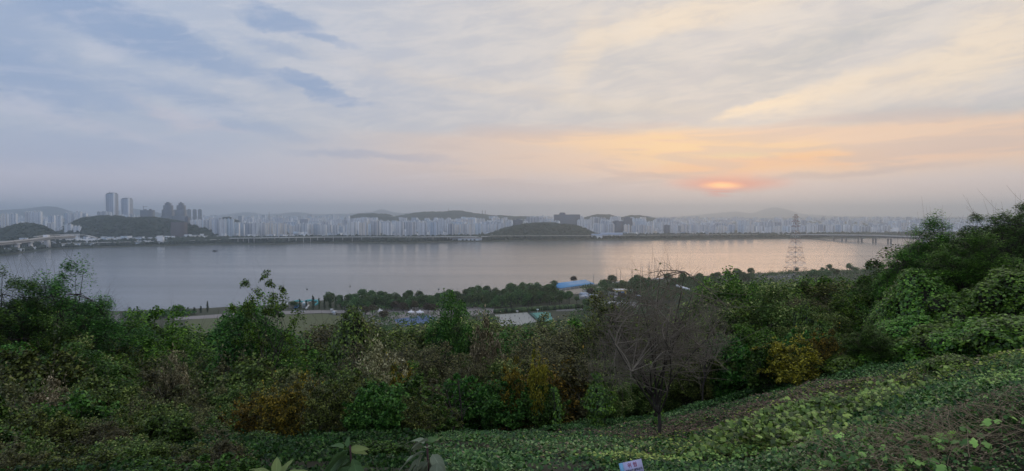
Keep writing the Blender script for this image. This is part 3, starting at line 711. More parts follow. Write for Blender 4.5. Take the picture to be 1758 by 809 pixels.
deck('road_deck', lerp_pts([P(60, 406, 1830), P(85, 403.5, 1900), P(125, 402, 1990), P(148, 403.5, 2030), P(165, 408, 2020)], 20), 11, 2, MCO, rp)
for px, Y, yy in ((95, 1925, 404), (115, 1975, 403), (135, 2010, 404)):
    q = P(px, yy, Y); m = MB(); m.bar((q.x, Y, 2), (q.x, Y, q.z - 1.9), 1.5, 1.5, 6); link('pier', m.mesh('pier', MCO), rp)
# elevated road along the far bank
ev = empty('elevated_road'); tag(ev, 'long elevated riverside road on slender piers across the far bank', 'elevated road')
def bank(px, dd, py): 
    t = (px - CX) / FPX; D = float(np.interp(t, ts, s2)) + dd; return P(px, py, D)
pts = [bank(px, dd, yy) for px, dd, yy in ((395, 60, 409), (440, 40, 408.5), (500, 35, 407.5), (560, 45, 407), (640, 55, 406.5), (720, 60, 406.8), (840, 70, 406))]
LP = lerp_pts(pts, 60)
deck('road_deck', LP, 14, 1.8, MCO, ev); deck('parapet', [p + Vector((0, -7, 0)) for p in LP], .4, 1.1, MWH, ev, 1.1)
for p in LP[3::2]:
    m = MB(); m.bar((p.x, p.y, 0), (p.x, p.y, p.z - 1.7), 1.3, 1.3, 6); link('pier', m.mesh('pier', MCO), ev)
deck('riverside_road', [bank(px, dd, yy) for px, dd, yy in ((90, 90, 418), (180, 60, 416), (300, 60, 413.5), (395, 60, 410.5))], 14, 1.2, MCO, None)['kind'] = 'structure'
deck('riverside_road', [bank(px, 75, yy) for px, yy in ((840, 405), (950, 404.5), (1050, 404), (1150, 403.5), (1300, 402.5))], 14, 1.2, MCO, None)['kind'] = 'structure'
# little vehicles as specks on the roads
MWV = plain('pale_car_paint', (.7, .7, .7), .3); MTY = plain('tyre_rubber', (.02, .02, .02), .9); MGL = plain('car_glass', (.03, .035, .04), .1)
MBV = plain('blue_car_paint', (.1, .2, .42), .3); MGV = plain('dark_car_paint', (.05, .05, .055), .3)
def car_meshes(paint):
    m = MB()
    prof_ = [(-2.2, .35), (2.2, .35), (2.25, .8), (1.3, .95), (-1.9, 1.0), (-2.25, .85)]
    def ext(pf, y0, y1, mi=0):
        n = len(pf); V = [(x, y0, z) for x, z in pf] + [(x, y1, z) for x, z in pf]
        m.add(V, [(k, (k + 1) % n, n + (k + 1) % n, n + k) for k in range(n)], [(0, k, k + 1) for k in range(1, n - 1)] + [(n, n + k + 1, n + k) for k in range(1, n - 1)])
    ext(prof_, -.9, .9); body = m.mesh('body', paint)
    m = MB(); ext([(-1.8, 1.0), (1.1, .96), (.35, 1.45), (-1.3, 1.47)], -.78, .78); cab = m.mesh('cabin', MGL)
    m = MB(); ext([(.25, 1.46), (.15, 1.52), (-1.2, 1.53), (-1.3, 1.47)], -.74, .74); top_ = m.mesh('roof', paint)
    m = MB()
    n = 10; V = [(math.cos(2 * math.pi * k / n) * .33, y, math.sin(2 * math.pi * k / n) * .33) for y in (-.1, .1) for k in range(n)]
    m.add(V, [(k, (k + 1) % n, n + (k + 1) % n, n + k) for k in range(n)], [(0, k, k + 1) for k in range(1, n - 1)] + [(n, n + k + 1, n + k) for k in range(1, n - 1)])
    return body, cab, top_, m.mesh('wheel', MTY)
CARS = [car_meshes(p) for p in (MWV, MBV, MGV)]
def car(kind, x, y, z, rz, label, group):
    o = empty('parked_car' if 'parked' in label else 'car', (x, y, z), rz); b_, c_, t_, w_ = CARS[kind]
    link('body', b_, o); link('cabin', c_, o); link('roof', t_, o)
    for sx in (-1.35, 1.4):
        for sy in (-.85, .85): link('wheel', w_, o, (sx, sy, .33))
    tag(o, label, 'car', group)
# ------------------------------------------------------------------ plants: generators
def tubes(segs, n=4):
    """segs array (k,8): p0 xyz, p1 xyz, r0, r1 -> verts, quads"""
    s = np.asarray(segs, float); p0, p1 = s[:, 0:3], s[:, 3:6]; d = p1 - p0; d /= np.linalg.norm(d, axis=1, keepdims=True) + 1e-9
    a = np.where(np.abs(d[:, 2:3]) < .9, np.array([[0, 0, 1.]]), np.array([[1., 0, 0]])); u = np.cross(d, a); u /= np.linalg.norm(u, axis=1, keepdims=True); v = np.cross(d, u)
    t = 2 * np.pi * np.arange(n) / n; c, si = np.cos(t)[None, :, None], np.sin(t)[None, :, None]
    ring = u[:, None] * c + v[:, None] * si
    V = np.concatenate([p0[:, None] + ring * s[:, 6][:, None, None], p1[:, None] + ring * s[:, 7][:, None, None]], 1)
    k = np.arange(n); F = np.stack([k, (k + 1) % n, n + (k + 1) % n, n + k], -1)
    F = F[None] + (np.arange(len(s)) * 2 * n)[:, None, None]
    return V.reshape(-1, 3), F.reshape(-1, 4)
def bez(a, b, c, n):
    t = np.linspace(0, 1, n + 1)[:, None]; return (1 - t) ** 2 * a + 2 * t * (1 - t) * b + t * t * c
def chain(segs, pts, r0, r1):
    n = len(pts) - 1
    for i in range(n):
        f0, f1 = i / n, (i + 1) / n; segs.append((*pts[i], *pts[i + 1], r0 + (r1 - r0) * f0, r0 + (r1 - r0) * f1))
def leaves(c, L, Wd, g, up=0.7, out=None, fold=0.0):
    """rhombic leaves at centres c (n,3)"""
    n = len(c); L = L * g.uniform(.6, 1.35, n); Wd = Wd * g.uniform(.6, 1.3, n)
    nr = g.normal(0, 1, (n, 3)); nr /= np.linalg.norm(nr, axis=1, keepdims=True)
    nr = nr * (1 - up) + np.array([0, 0, 1.]) * up if out is None else nr * .45 + out
    nr /= np.linalg.norm(nr, axis=1, keepdims=True) + 1e-9
    r = g.normal(0, 1, (n, 3)); a = np.cross(nr, r); a /= np.linalg.norm(a, axis=1, keepdims=True) + 1e-9; b = np.cross(nr, a)
    h = nr * (fold * L)[:, None]
    V = np.stack([c - a * (L / 2)[:, None], c + b * (Wd / 2)[:, None] + h, c + a * (L / 2)[:, None], c - b * (Wd / 2)[:, None] + h], 1).reshape(-1, 3)
    return V, np.arange(4 * n).reshape(-1, 4)
def skeleton(g, H, RX, base, n_limb, n_sub, n_twig, r0, zc=.62, rz=.42, shell=.55, up=.25, stems=1, flat=0.0):
    """trunk -> limbs -> branches -> twigs reaching targets spread through a crown envelope"""
    segs = []; big = []; tips = []; pads = []
    cz = H * zc; RZ = H * rz
    def target(sh, lo=-.6):
        while True:
            v = g.normal(0, 1, 3); v /= np.linalg.norm(v)
            if v[2] < lo: continue
            q = sh + (1 - sh) * g.random() ** .5
            k = 1 + .28 * math.sin(3 * math.atan2(v[1], v[0]) + base * 9) + .16 * math.sin(7 * math.atan2(v[1], v[0]) + base * 5 + v[2] * 4)
            return np.array([v[0] * RX * q * k, v[1] * RX * q * k, cz + v[2] * RZ * q * (1 - flat * (v[0] ** 2 + v[1] ** 2)) * (1 + .12 * math.sin(5 * v[0] + base * 7))])
    for s_ in range(stems):
        off = np.array([g.normal(0, .05 * RX), g.normal(0, .05 * RX), 0]) if stems > 1 else np.zeros(3)
        fork = np.array([off[0] * 3 + g.normal(0, .03 * H), off[1] * 3 + g.normal(0, .03 * H), H * base])
        tr = bez(off + [0, 0, -.3], (off + fork) / 2 + g.normal(0, .03 * H, 3), fork, 5); chain(big, tr, r0, r0 * .7)
        for i in range(max(1, n_limb // stems)):
            T = target(.55); st = tr[3 + (i % 3)]
            mid = st * .5 + T * .5 + np.array([0, 0, up * H * g.uniform(0, .5)]) + g.normal(0, .04 * H, 3)
            lb = bez(st, mid, T, 7); chain(big, lb, r0 * .5, r0 * .08); pads.append(T)
            for j in range(n_sub):
                t0 = lb[g.integers(2, 8)]; cand = [target(shell) for _ in range(2 + j % 2)]
                T2 = min(cand, key=lambda q: np.linalg.norm(q - t0)); 
                sb = bez(t0, (t0 + T2) / 2 + g.normal(0, .03 * H, 3) + [0, 0, up * .08 * H], T2, 5); chain(segs, sb, r0 * .14, r0 * .05); pads.append(T2)
                for k in range(n_twig):
                    t1 = sb[g.integers(1, 6)]; dv = (T2 - t0); dv = dv / (np.linalg.norm(dv) + 1e-6)
                    ln = H * g.uniform(.06, .16); e_ = t1 + (dv * .6 + g.normal(0, .55, 3) + [0, 0, up]) * ln
                    tw = bez(t1, (t1 + e_) / 2 + g.normal(0, .012 * H, 3), e_, 3); chain(segs, tw, r0 * .045, r0 * .02); tips.append((t1, e_))
    return big, segs, np.array([t[0] for t in tips]), np.array([t[1] for t in tips]), np.array(pads)
def plant(kind, seed, H, RX, leafM, barkM=None, n_limb=7, n_sub=8, n_twig=5, per=12, L=.09, Wd=.06, sig=.06, base=.3, zc=.62, rz=.42, r0=.08, up=.25, stems=1, upl=.5, flat=0, twig_r=1.0, shell=.5, keep=1.0, padn=0, padr=.09, padk=.35):
    g = np.random.default_rng(seed)
    big, segs, a, b, pads = skeleton(g, H, RX, base, n_limb, n_sub, n_twig, r0, zc, rz, shell, up, stems, flat)
    barkM = barkM or M_BARK
    V, F = tubes(big, 6); mt = meshq('trunk', V, F, M_BARK, smooth=True)
    sg = np.array(segs); sg[:, 6:] *= twig_r
    V, F = tubes(sg, 3); mb = meshq('branches', V, F, barkM)
    mc = None
    if per:
        idx = np.repeat(np.arange(len(a)), per); t = g.uniform(.15, 1.1, len(idx))[:, None]
        c = a[idx] + (b - a)[idx] * t + g.normal(0, sig, (len(idx), 3))
        if keep < 1: c = c[g.random(len(c)) < keep]
        if padn:
            m_ = padn; k_ = len(pads); pr = padr * H * g.uniform(.55, 1.35, (k_, 1, 1)); d_ = g.normal(0, 1, (k_, m_, 3)); d_ /= np.linalg.norm(d_, axis=2, keepdims=True)
            q = d_ * pr * (g.random((k_, m_, 1)) ** .45) * np.array([1, 1, .5]); q[:, :, 2] -= (q[:, :, 0] ** 2 + q[:, :, 1] ** 2) / pr[:, :, 0] * .35
            tl = g.normal(0, .25, (k_, 1, 2)); q[:, :, 2] += (q[:, :, :2] * tl).sum(2)
            c = np.concatenate([c[g.random(len(c)) < padk], (pads[:, None] + q).reshape(-1, 3)])
        V, F = leaves(c, L, Wd, g, upl); mc = meshq('crown', V, F, leafM)
    return dict(trunk=mt, branches=mb, crown=mc, H=H, RX=RX, kind=kind)
def vine_mound(seed, RX, RY, H, n_lobe, n_leaf, leafM, L=.14, drape=.0):
    """vine-smothered shrub: lobed surface of overlapping broad leaves over thin stems and a dark core painted as inner shade"""
    g = np.random.default_rng(seed)
    lob = [(0, 0, H * .45, RX * .7, RY * .7, H * .52)]
    for k in range(n_lobe):
        a = g.uniform(0, 2 * math.pi); q = g.uniform(.25, .95); s_ = g.uniform(.14, .34)
        lob.append((math.cos(a) * RX * q, math.sin(a) * RY * q, H * g.uniform(.15, .95) * (1.12 - .62 * q), RX * s_, RY * s_, H * s_ * .75))
    lob = np.array(lob)
    def surf(n, sh):
        i = g.choice(len(lob), n, p=(lob[:, 3] * lob[:, 5]) / (lob[:, 3] * lob[:, 5]).sum())
        v = g.normal(0, 1, (n, 3)); v /= np.linalg.norm(v, axis=1, keepdims=True); v[:, 2] = np.abs(v[:, 2]) * np.where(g.random(n) < .25, -1, 1)
        jit = 1 + .22 * vnoise(v[:, 0] * 5 + lob[i, 0] * 3, v[:, 1] * 5 + v[:, 2] * 4, 1.0, seed % 7) * 2
        p = lob[i, :3] + v * lob[i, 3:] * (sh * jit)[:, None]
        ins = np.zeros(n, bool)
        for l in lob:
            q = (((p - l[:3]) / l[3:]) ** 2).sum(1); ins |= q < .80
        ok = (~ins) & (p[:, 2] > -.1)
        nn = v / (lob[i, 3:] / lob[i, 3:].max()); nn /= np.linalg.norm(nn, axis=1, keepdims=True)
        return p[ok], nn[ok]
    sh = g.uniform(.86, 1.12, n_leaf)
    p, nn = surf(n_leaf, sh)
    # shoots that stick out
    V, F = leaves(p, L, L * .8, g, out=nn * .7 + np.array([0, 0, .55]), fold=-.12)
    mc = meshq('vine_leaves', V, F, leafM)
    V, F = [], []
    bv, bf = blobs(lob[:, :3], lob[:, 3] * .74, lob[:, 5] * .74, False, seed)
    mi_ = meshq('shade_core_blobs', bv, bf, M_CORE)  # solid dark blobs in the lobes, standing in for the shaded interior
    ends = p[g.choice(len(p), 160)]; sg = []
    for e_ in ends:
        s0 = np.array([e_[0] * .35, e_[1] * .35, max(0, e_[2] * .2)]); chain(sg, bez(s0, (s0 + e_) / 2 + [0, 0, H * .15], e_ * 1.02, 4), .018, .008)
    V, F = tubes(sg, 3); mb = meshq('stems', V, F, M_BARK)
    return dict(trunk=mb, branches=mi_, crown=mc, H=H * 1.0, RX=RX, kind='mound')  # for mounds the branches key holds the dark shade core
PART = {'trunk': 'trunk', 'branches': 'branches', 'crown': 'crown'}
def put(T, x, y, h=None, wsc=None, rz=None, name='shrub', label='', cat='shrub', group=None, zoff=0.0, tilt=0.0, mats=None):
    s_ = (h * (1.07 if T['kind'] != 'mound' else 1.0) / T['H']) if h else 1.0; ws = wsc if wsc else s_
    z = hz(x, y) - .05 + zoff
    o = empty(name, (x, y, z), rnd.uniform(0, 6.28) if rz is None else rz); o.scale = (ws, ws, s_)
    if tilt: o.rotation_euler[0] = tilt
    mound = T['kind'] == 'mound'
    link('stems' if mound else 'trunk', T['trunk'], o); link('shade_core' if mound else 'branches', T['branches'], o)
    if T['crown']: link('leaves' if mound else 'crown', T['crown'], o)
    return tag(o, label, cat, group)

# templates
def shrubset(mat_, s0, L=.075, bark=None, tr=1.0):
    return [plant('shrub', s0 + k, 3.0, 1.5, mat_, bark, twig_r=tr, n_limb=9, n_sub=7, n_twig=6, per=22, L=L * 1.55, Wd=L * 1.0, sig=.10, base=.10, zc=.48, rz=.5, r0=.045, stems=3, shell=.45, up=.35, padn=170, padr=.085, padk=.5) for k in range(2)]
T_OL = shrubset(M_OLIVE, 10, .08, M_TWIG, 1.8); T_BR = shrubset(M_BROWN, 20, .065, M_TWIG, 2.6); T_DK = shrubset(M_DARK, 30, .11); T_GN = shrubset(M_GREEN, 40, .08)
T_GD = shrubset(M_GOLD, 50, .085)[:1]; T_PL = shrubset(M_PALE, 60, .07, M_TWIG, 2.6)[:1]
def treeset(mat_, s0, L=.17, n=2, barkM=None, per=22):
    return [plant('tree', s0 + k, 7.0, 2.7, mat_, n_limb=14, n_sub=9, n_twig=6, per=per, L=L, Wd=L * .65, sig=.16, base=.17, zc=.52, rz=.48, r0=.10, shell=.5, up=.2, upl=.6, padn=220, padr=.11, padk=0) for k in range(n)]
TR_DK = treeset(M_DARK, 70); TR_GN = treeset(M_GREEN, 80); TR_OL = treeset(M_OLIVE, 90); TR_BR = treeset(M_BROWN, 95, .13, 2, None, 20)
TR_AIRY = plant('tree', 101, 8.0, 2.6, M_GREEN, n_limb=6, n_sub=5, n_twig=5, per=26, L=.15, Wd=.09, sig=.10, base=.4, zc=.66, rz=.36, r0=.10, shell=.6, up=.3, upl=.6, padn=150, padr=.06, padk=0)
TR_BIG = [plant('tree', 110 + k, 10.0, 4.6, (M_DARK, M_GREEN)[k], n_limb=18, n_sub=14, n_twig=9, per=26, L=.20, Wd=.11, sig=.13, base=.22, zc=.55, rz=.45, r0=.20, shell=.5, up=.12, upl=.75, flat=.3, padn=260, padr=.09, padk=0) for k in range(2)]
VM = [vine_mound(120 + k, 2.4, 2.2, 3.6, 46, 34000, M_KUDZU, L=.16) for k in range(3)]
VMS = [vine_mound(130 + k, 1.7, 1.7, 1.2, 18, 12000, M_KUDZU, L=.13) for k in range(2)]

# ------------------------------------------------------------------ placing the hillside growth
SKY = [(-200, 480), (0, 492), (60, 482), (120, 492), (170, 520), (190, 565), (215, 552), (260, 552), (320, 565), (345, 600), (368, 595), (385, 560), (410, 548), (440, 556), (500, 566), (560, 556), (600, 548), (640, 560), (700, 565),
       (760, 535), (800, 548), (850, 565), (930, 565), (1000, 548), (1060, 560), (1120, 540), (1180, 530), (1220, 498), (1260, 484), (1330, 496), (1400, 484), (1460, 492), (1500, 485), (1560, 468), (1600, 425), (1680, 400), (1758, 385), (2000, 360)]
BND = [(-300, 830), (700, 815), (760, 770), (800, 745), (900, 730), (1000, 722), (1100, 710), (1160, 700), (1240, 680), (1320, 662), (1400, 640), (1470, 622), (1560, 600), (1800, 590)]
def tab(t, x): return float(np.interp(x, [a for a, _ in t], [b_ for _, b_ in t]))
def ytop_for(px, d):
    sk = tab(SKY, px); bd = tab(BND, px)
    dn = 8.5 if px < 715 else 34.5 + 0.12 * max(0, (px - CX) / FPX * 36) - 1.5; yb = bd - 30 if bd < 800 else 800; f_ = min(1, max(0, (d - dn) / max(6, 52 - dn)))
    if 400 < px < 760 and d < 19.5: return 765 - (d - 14) * 4, dn
    if 400 < px < 760 and d < 27: return 668 - (d - 20) * 4, dn
    start = yb if bd >= 800 else bd - 62
    return start + (sk - start) * f_ ** .62, dn
used = 0
REG = [(-300, 190, 'the lower left thicket'), (190, 400, 'the thicket left of the sapling'), (400, 560, 'the thicket below the sapling'), (560, 760, 'the middle thicket'),
       (760, 1000, 'the thicket left of the bare tree'), (1000, 1280, 'the thicket around the bare tree'), (1280, 1470, 'the thicket by the orange vines'), (1470, 2100, 'the right-hand vine slope')]
def region(px):
    for a, b_, t in REG:
        if a <= px < b_: return t
    return REG[-1][2]
KN = {'olive': 'olive green shrub', 'brown': 'brownish autumn shrub', 'dark': 'dark leafy shrub', 'green': 'fresh green shrub', 'gold': 'golden yellow shrub', 'pale': 'pale seed headed shrub',
      'tdark': 'dark green tree', 'tgreen': 'green tree', 'tolive': 'olive green tree', 'tbrown': 'brownish tree'}
from collections import defaultdict
BUCK = defaultdict(list)
TT = {'olive': T_OL, 'brown': T_BR, 'dark': T_DK, 'green': T_GN, 'gold': T_GD, 'pale': T_PL, 'tdark': TR_DK, 'tgreen': TR_GN, 'tolive': TR_OL, 'tbrown': TR_BR}
def kindmix(px, yt, d):
    r = rnd.random()
    if px < 190: base = [('tdark', .4), ('tolive', .3), ('tgreen', .3)] if d > 30 else [('olive', .5), ('dark', .3), ('brown', .2)]
    elif px < 400: base = [('tdark', .5), ('tgreen', .5)] if d > 40 else ([('brown', .5), ('olive', .35), ('dark', .15)] if d > 20 else [('olive', .45), ('dark', .45), ('brown', .1)])
    elif px < 560: base = [('tgreen', .7), ('tdark', .3)] if d > 38 else [('olive', .45), ('brown', .4), ('gold', .15)]
    elif px < 760: base = [('tbrown', .5), ('tolive', .3), ('tgreen', .2)] if d > 36 else ([('olive', .3), ('pale', .2), ('brown', .3), ('gold', .2)] if d > 26 else [('dark', .7), ('olive', .3)])
    elif px < 1000: base = [('tbrown', .6), ('tdark', .2), ('tolive', .2)] if d > 40 else [('brown', .4), ('gold', .12), ('olive', .28), ('dark', .2)]
    elif px < 1280: base = [('tbrown', .25), ('tolive', .3), ('tgreen', .45)] if d > 40 else [('tolive', .3), ('tdark', .3), ('dark', .3), ('olive', .1)]
    elif px < 1470: base = [('tgreen', .5), ('tolive', .3), ('tbrown', .2)] if d > 40 else [('tdark', .35), ('dark', .3), ('gold', .1), ('olive', .25)]
    else: base = [('tdark', .6), ('tgreen', .4)]
    a = 0
    for k, w_ in base:
        a += w_
        if r < a: return k
    return base[-1][0]
for (d0, sp) in ((58, 66), (52, 64), (46.5, 62), (41.5, 62), (37, 64), (33, 64), (29, 66), (25, 70), (21.5, 76), (18.5, 84), (16, 94), (13.8, 108), (12, 120), (10.4, 120), (9.2, 130)):
    px = -90 + rnd.uniform(0, sp)
    while px < 1860:
        d = d0 + rnd.uniform(-2, 2) * d0 / 40; q = px + rnd.uniform(-.25, .25) * sp; px += sp
        yt, dn = ytop_for(q, d)
        if d < dn: continue
        if 400 < q < 760 and d < 14: continue
        if 335 < q < 375 and d > 36: continue
        if 1020 < q < 1235 and 27 < d < 35: continue
        if q > 1480 and d < 40: continue
        if 188 < q < 208 and d > 40: continue
        x = (q - CX) / FPX * d; p = P(q, yt + rnd.uniform(-10, 24) * (1 if d < 50 else .4), d); h_ = p.z - hz(x, d)
        if h_ < .35: continue
        h_ = min(h_, 13)
        k = kindmix(q, yt, d)
        if 400 < q < 760 and d < 19.5: k = 'dark'
        if k[0] == 't' and h_ < 3.2: k = {'tdark': 'dark', 'tgreen': 'green', 'tolive': 'olive', 'tbrown': 'brown'}[k]
        if k[0] != 't' and h_ > 5.0: k = {'dark': 'tdark', 'green': 'tgreen', 'olive': 'tolive', 'brown': 'tbrown', 'gold': 'tolive', 'pale': 'tbrown'}[k]
        T = rnd.choice(TT[k]); ws = max(h_ / T['H'] * rnd.uniform(.85, 1.15), sp / FPX * d * .55 / T['RX']); ws = min(ws, 2.2)
        tree = k[0] == 't'
        band_ = 'front' if d < 21 else 'middle' if d < 38 else 'back'
        o = put(T, x, d, h_ * .97, ws, name='small_tree' if tree else 'shrub', label=KN[k], cat='tree' if tree else 'shrub', group=KN[k] + 's in ' + region(q))
        BUCK[(KN[k], band_, region(q))].append(o)
        used += 1
for (kn_, bn_, rg_), ob_ in BUCK.items(): in_order(ob_, '{} ' + kn_ + ' from the left, ' + bn_ + ' of ' + rg_)
print('thicket plants', used)
def at(px, ytop, d): 
    p = P(px, ytop, d); return p.x, d, p.z - hz(p.x, d)
def feature(T, px, yt, d, wpx, name, label, cat, **k):
    x, y, h_ = at(px, yt, d); ws = wpx / 2 / FPX * d / T['RX']
    return put(T, x, y, h_, ws, name=name, label=label, cat=cat, **k)
feature(TR_BIG[0], 92, 466, 37, 215, 'feathery_tree', 'big dark feathery tree rising over the river at the left', 'tree', rz=.4)
feature(TR_BIG[0], -10, 470, 34, 200, 'feathery_tree', 'dark feathery tree cut by the left edge of the picture', 'tree', rz=2.1)
feature(TR_GN[0], 262, 532, 44, 165, 'bushy_tree', 'round bushy green tree between the left tree and the lawn', 'tree', rz=1)
feature(TR_DK[1], 425, 524, 41, 150, 'bushy_tree', 'dense green bushy tree right of the lawn gap under the sapling', 'tree', rz=2)
feature(TR_AIRY, 462, 486, 38, 130, 'sapling', 'airy open sapling standing out against the river', 'tree', rz=.3)
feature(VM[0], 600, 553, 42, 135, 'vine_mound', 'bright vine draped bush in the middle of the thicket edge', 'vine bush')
feature(TR_DK[0], 772, 520, 50, 100, 'bushy_tree', 'round dark green tree right of the white tents', 'tree', rz=1.3)
feature(TR_GN[1], 1262, 472, 52, 130, 'bushy_tree', 'tall green tree behind the right side of the bare tree', 'tree', rz=.8)
feature(TR_OL[0], 1325, 492, 46, 140, 'bushy_tree', 'olive green tree just right of the bare tree', 'tree', rz=2.8)
feature(TR_GN[0], 1408, 478, 54, 150, 'bushy_tree', 'broad green tree below the far pylon', 'tree', rz=.1)
feature(TR_DK[1], 1500, 476, 48, 120, 'bushy_tree', 'dark tree below the bridge piers at the right', 'tree', rz=.1)
feature(TR_OL[1], 1050, 512, 45, 120, 'bushy_tree', 'olive brown tree behind the left half of the bare tree', 'tree', rz=.1)
feature(TR_BIG[1], 1605, 394, 44, 160, 'feathery_tree', 'dark feathery tree reaching over the white bridge pier', 'tree', rz=3.3)
feature(TR_BIG[0], 1728, 360, 42, 190, 'feathery_tree', 'tallest feathery tree at the right edge above the skyline', 'tree', rz=5.1)
feature(TR_BIG[1], 1670, 416, 38, 160, 'feathery_tree', 'dark feathery tree in front of the two taller right-hand trees', 'tree', rz=1.1)
feature(TR_BIG[1], 1562, 450, 47, 100, 'feathery_tree', 'lowest feathery tree at the left end of the right-hand group', 'tree', rz=4.2)
feature(TR_BIG[1], 1800, 350, 46, 180, 'feathery_tree', 'feathery tree half cut by the right edge', 'tree', rz=2.6)
VL = ['upper left of the big vine wall', 'upper middle of the big vine wall', 'upper right of the big vine wall', 'lower left end of the big vine wall', 'lower middle of the big vine wall', 'lower right corner of the big vine wall', 'left foot of the vine wall by the small tree']
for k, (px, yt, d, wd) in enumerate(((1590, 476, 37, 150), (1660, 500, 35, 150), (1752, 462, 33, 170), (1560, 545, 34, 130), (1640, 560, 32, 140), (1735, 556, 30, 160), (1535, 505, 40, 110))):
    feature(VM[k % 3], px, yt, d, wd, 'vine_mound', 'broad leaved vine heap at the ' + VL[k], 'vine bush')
for k, (px, py, h_, lb) in enumerate(((1505, 628, 1.0, 'low vine heap in front of the small tree on the green slope'), (1548, 612, 1.3, 'low vine heap first from the left along the top of the green slope'), (1590, 618, 1.1, 'low vine heap second from the left along the top of the green slope'), (1628, 606, 1.5, 'tallest low vine heap along the top of the green slope'),
        (1668, 614, 1.2, 'low vine heap fourth from the left along the top of the green slope'), (1706, 604, 1.4, 'low vine heap second from the right edge of the green slope'), (1750, 610, 1.5, 'low vine heap at the right edge of the green slope'), (1455, 640, .9, 'low vine heap nearest the orange bush'), (1640, 650, .8, 'low vine heap standing alone in the upper right slope'))):
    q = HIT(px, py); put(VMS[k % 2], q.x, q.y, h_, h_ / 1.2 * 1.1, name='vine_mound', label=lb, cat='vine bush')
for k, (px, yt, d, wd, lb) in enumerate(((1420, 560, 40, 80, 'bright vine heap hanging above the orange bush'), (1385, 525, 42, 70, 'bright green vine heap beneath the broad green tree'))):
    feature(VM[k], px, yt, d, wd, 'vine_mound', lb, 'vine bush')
# orange vines
for k, (px, yt, d, wd, lb) in enumerate(((1362, 578, 33.6, 105, 'orange brown vine bush right of the bare tree'), (1412, 566, 34.0, 60, 'smaller orange vine bush beside the vine heap'), (880, 618, 34, 60, 'golden vine bush left of the bare tree'), (925, 605, 33.5, 40, 'narrow golden vine clump left of the vine pillar'),
                                         (690, 625, 30, 60, 'small golden bush in the middle of the thicket'), (520, 640, 27, 60, 'yellow olive bush right of the lower left thicket'))):
    feature(T_GD[0], px, yt, d, wd, 'golden_bush', lb, 'shrub', rz=k * 1.3)
for k, (px, yt, d, wd, lb) in enumerate(((648, 600, 31, 90, 'pale seed headed bush in the middle thicket'), (80, 665, 19, 110, 'pale seed headed bush low on the left'), (300, 620, 30, 60, 'pale seed headed bush below the round bushy tree'), (835, 560, 42, 70, 'pale tipped bush below the sports courts'))):
    feature(T_PL[0], px, yt, d, wd, 'seedhead_bush', lb, 'shrub', rz=k * 1.9)
# small tree with a clear trunk on the green slope
feature(TR_DK[0], 1495, 562, 33, 70, 'small_tree', 'small dark tree with a bare trunk on the green slope', 'tree', rz=.5)
# bare tree
TB = plant('tree', 201, 7.4, 3.5, M_OLIVE, M_TWIG, n_limb=15, n_sub=15, n_twig=8, per=1, L=.13, Wd=.09, sig=.05, base=.27, zc=.62, rz=.42, r0=.095, shell=.5, up=.28, twig_r=1.9, keep=.10)
q = HIT(1128, 762); T = TB
h_ = P(1135, 500, q.y).z - q.z
o = put(TB, q.x, q.y, h_ * 1.02, 128 / FPX * q.y / TB['RX'], rz=2.2, name='bare_tree', label='almost leafless grey tree with a fan of fine twigs', cat='tree')
TB2 = plant('tree', 203, 6.0, 2.4, M_BROWN, M_TWIG, n_limb=9, n_sub=10, n_twig=6, per=2, L=.11, Wd=.06, sig=.06, base=.3, zc=.62, rz=.42, r0=.07, shell=.6, up=.3, twig_r=1.9, keep=.4)
feature(TB2, 1210, 520, 35, 110, 'bare_tree', 'thinner twiggy tree right behind the bare tree', 'tree', rz=1)
feature(TB2, 1040, 570, 34, 90, 'bare_tree', 'twiggy brown tree left behind the bare tree', 'tree', rz=3)
# ivy on its trunk, and the vine pillar
def vine_column(name, label, px, yb, yt, wpx, n, seed):
    b_ = HIT(px, yb); h_ = P(px, yt, b_.y).z - b_.z; r_ = wpx / 2 / FPX * b_.y; g = np.random.default_rng(seed)
    o = empty(name, (b_.x, b_.y, b_.z)); tag(o, label, 'vine')
    t = g.random(n) ** .9; a = g.uniform(0, 6.28, n); wv = 1 + .35 * np.sin(t * 9 + seed) + .25 * np.sin(t * 23 + a)
    rr = r_ * wv * (.45 + .65 * np.sin(np.clip(t * 1.15, 0, 1) * 3.1) ** .6 * (t > .2) + .5 * (1 - t) ** 4)
    c = np.stack([np.cos(a) * rr * g.uniform(.7, 1.05, n) + .25 * np.sin(t * 3), np.sin(a) * rr, t * h_], -1)
    nn = np.stack([np.cos(a), np.sin(a), np.full(n, .4)], -1)
    V, F = leaves(c, .14, .11, g, out=nn, fold=-.1); link('leaves', meshq('leaves', V, F, M_KUDZU), o)
    sg = []; chain(sg, bez(np.array([0, 0, -.3]), np.array([.2, 0, h_ / 2]), np.array([0, 0, h_ * .95]), 6), .09, .05)
    V, F = tubes(sg, 6); link('stem', meshq('stem', V, F, M_BARK), o)
vine_column('vine_pillar', 'upright pillar of green vine left of the bare tree', 1022, 738, 640, 40, 2600, 3)
vine_column('climbing_vine', 'bright leaves climbing the trunk of the bare tree', 1120, 746, 672, 14, 420, 4)
vine_column('vine_pillar', 'thin vine covered stem halfway to the left thicket', 950, 742, 665, 14, 500, 5)
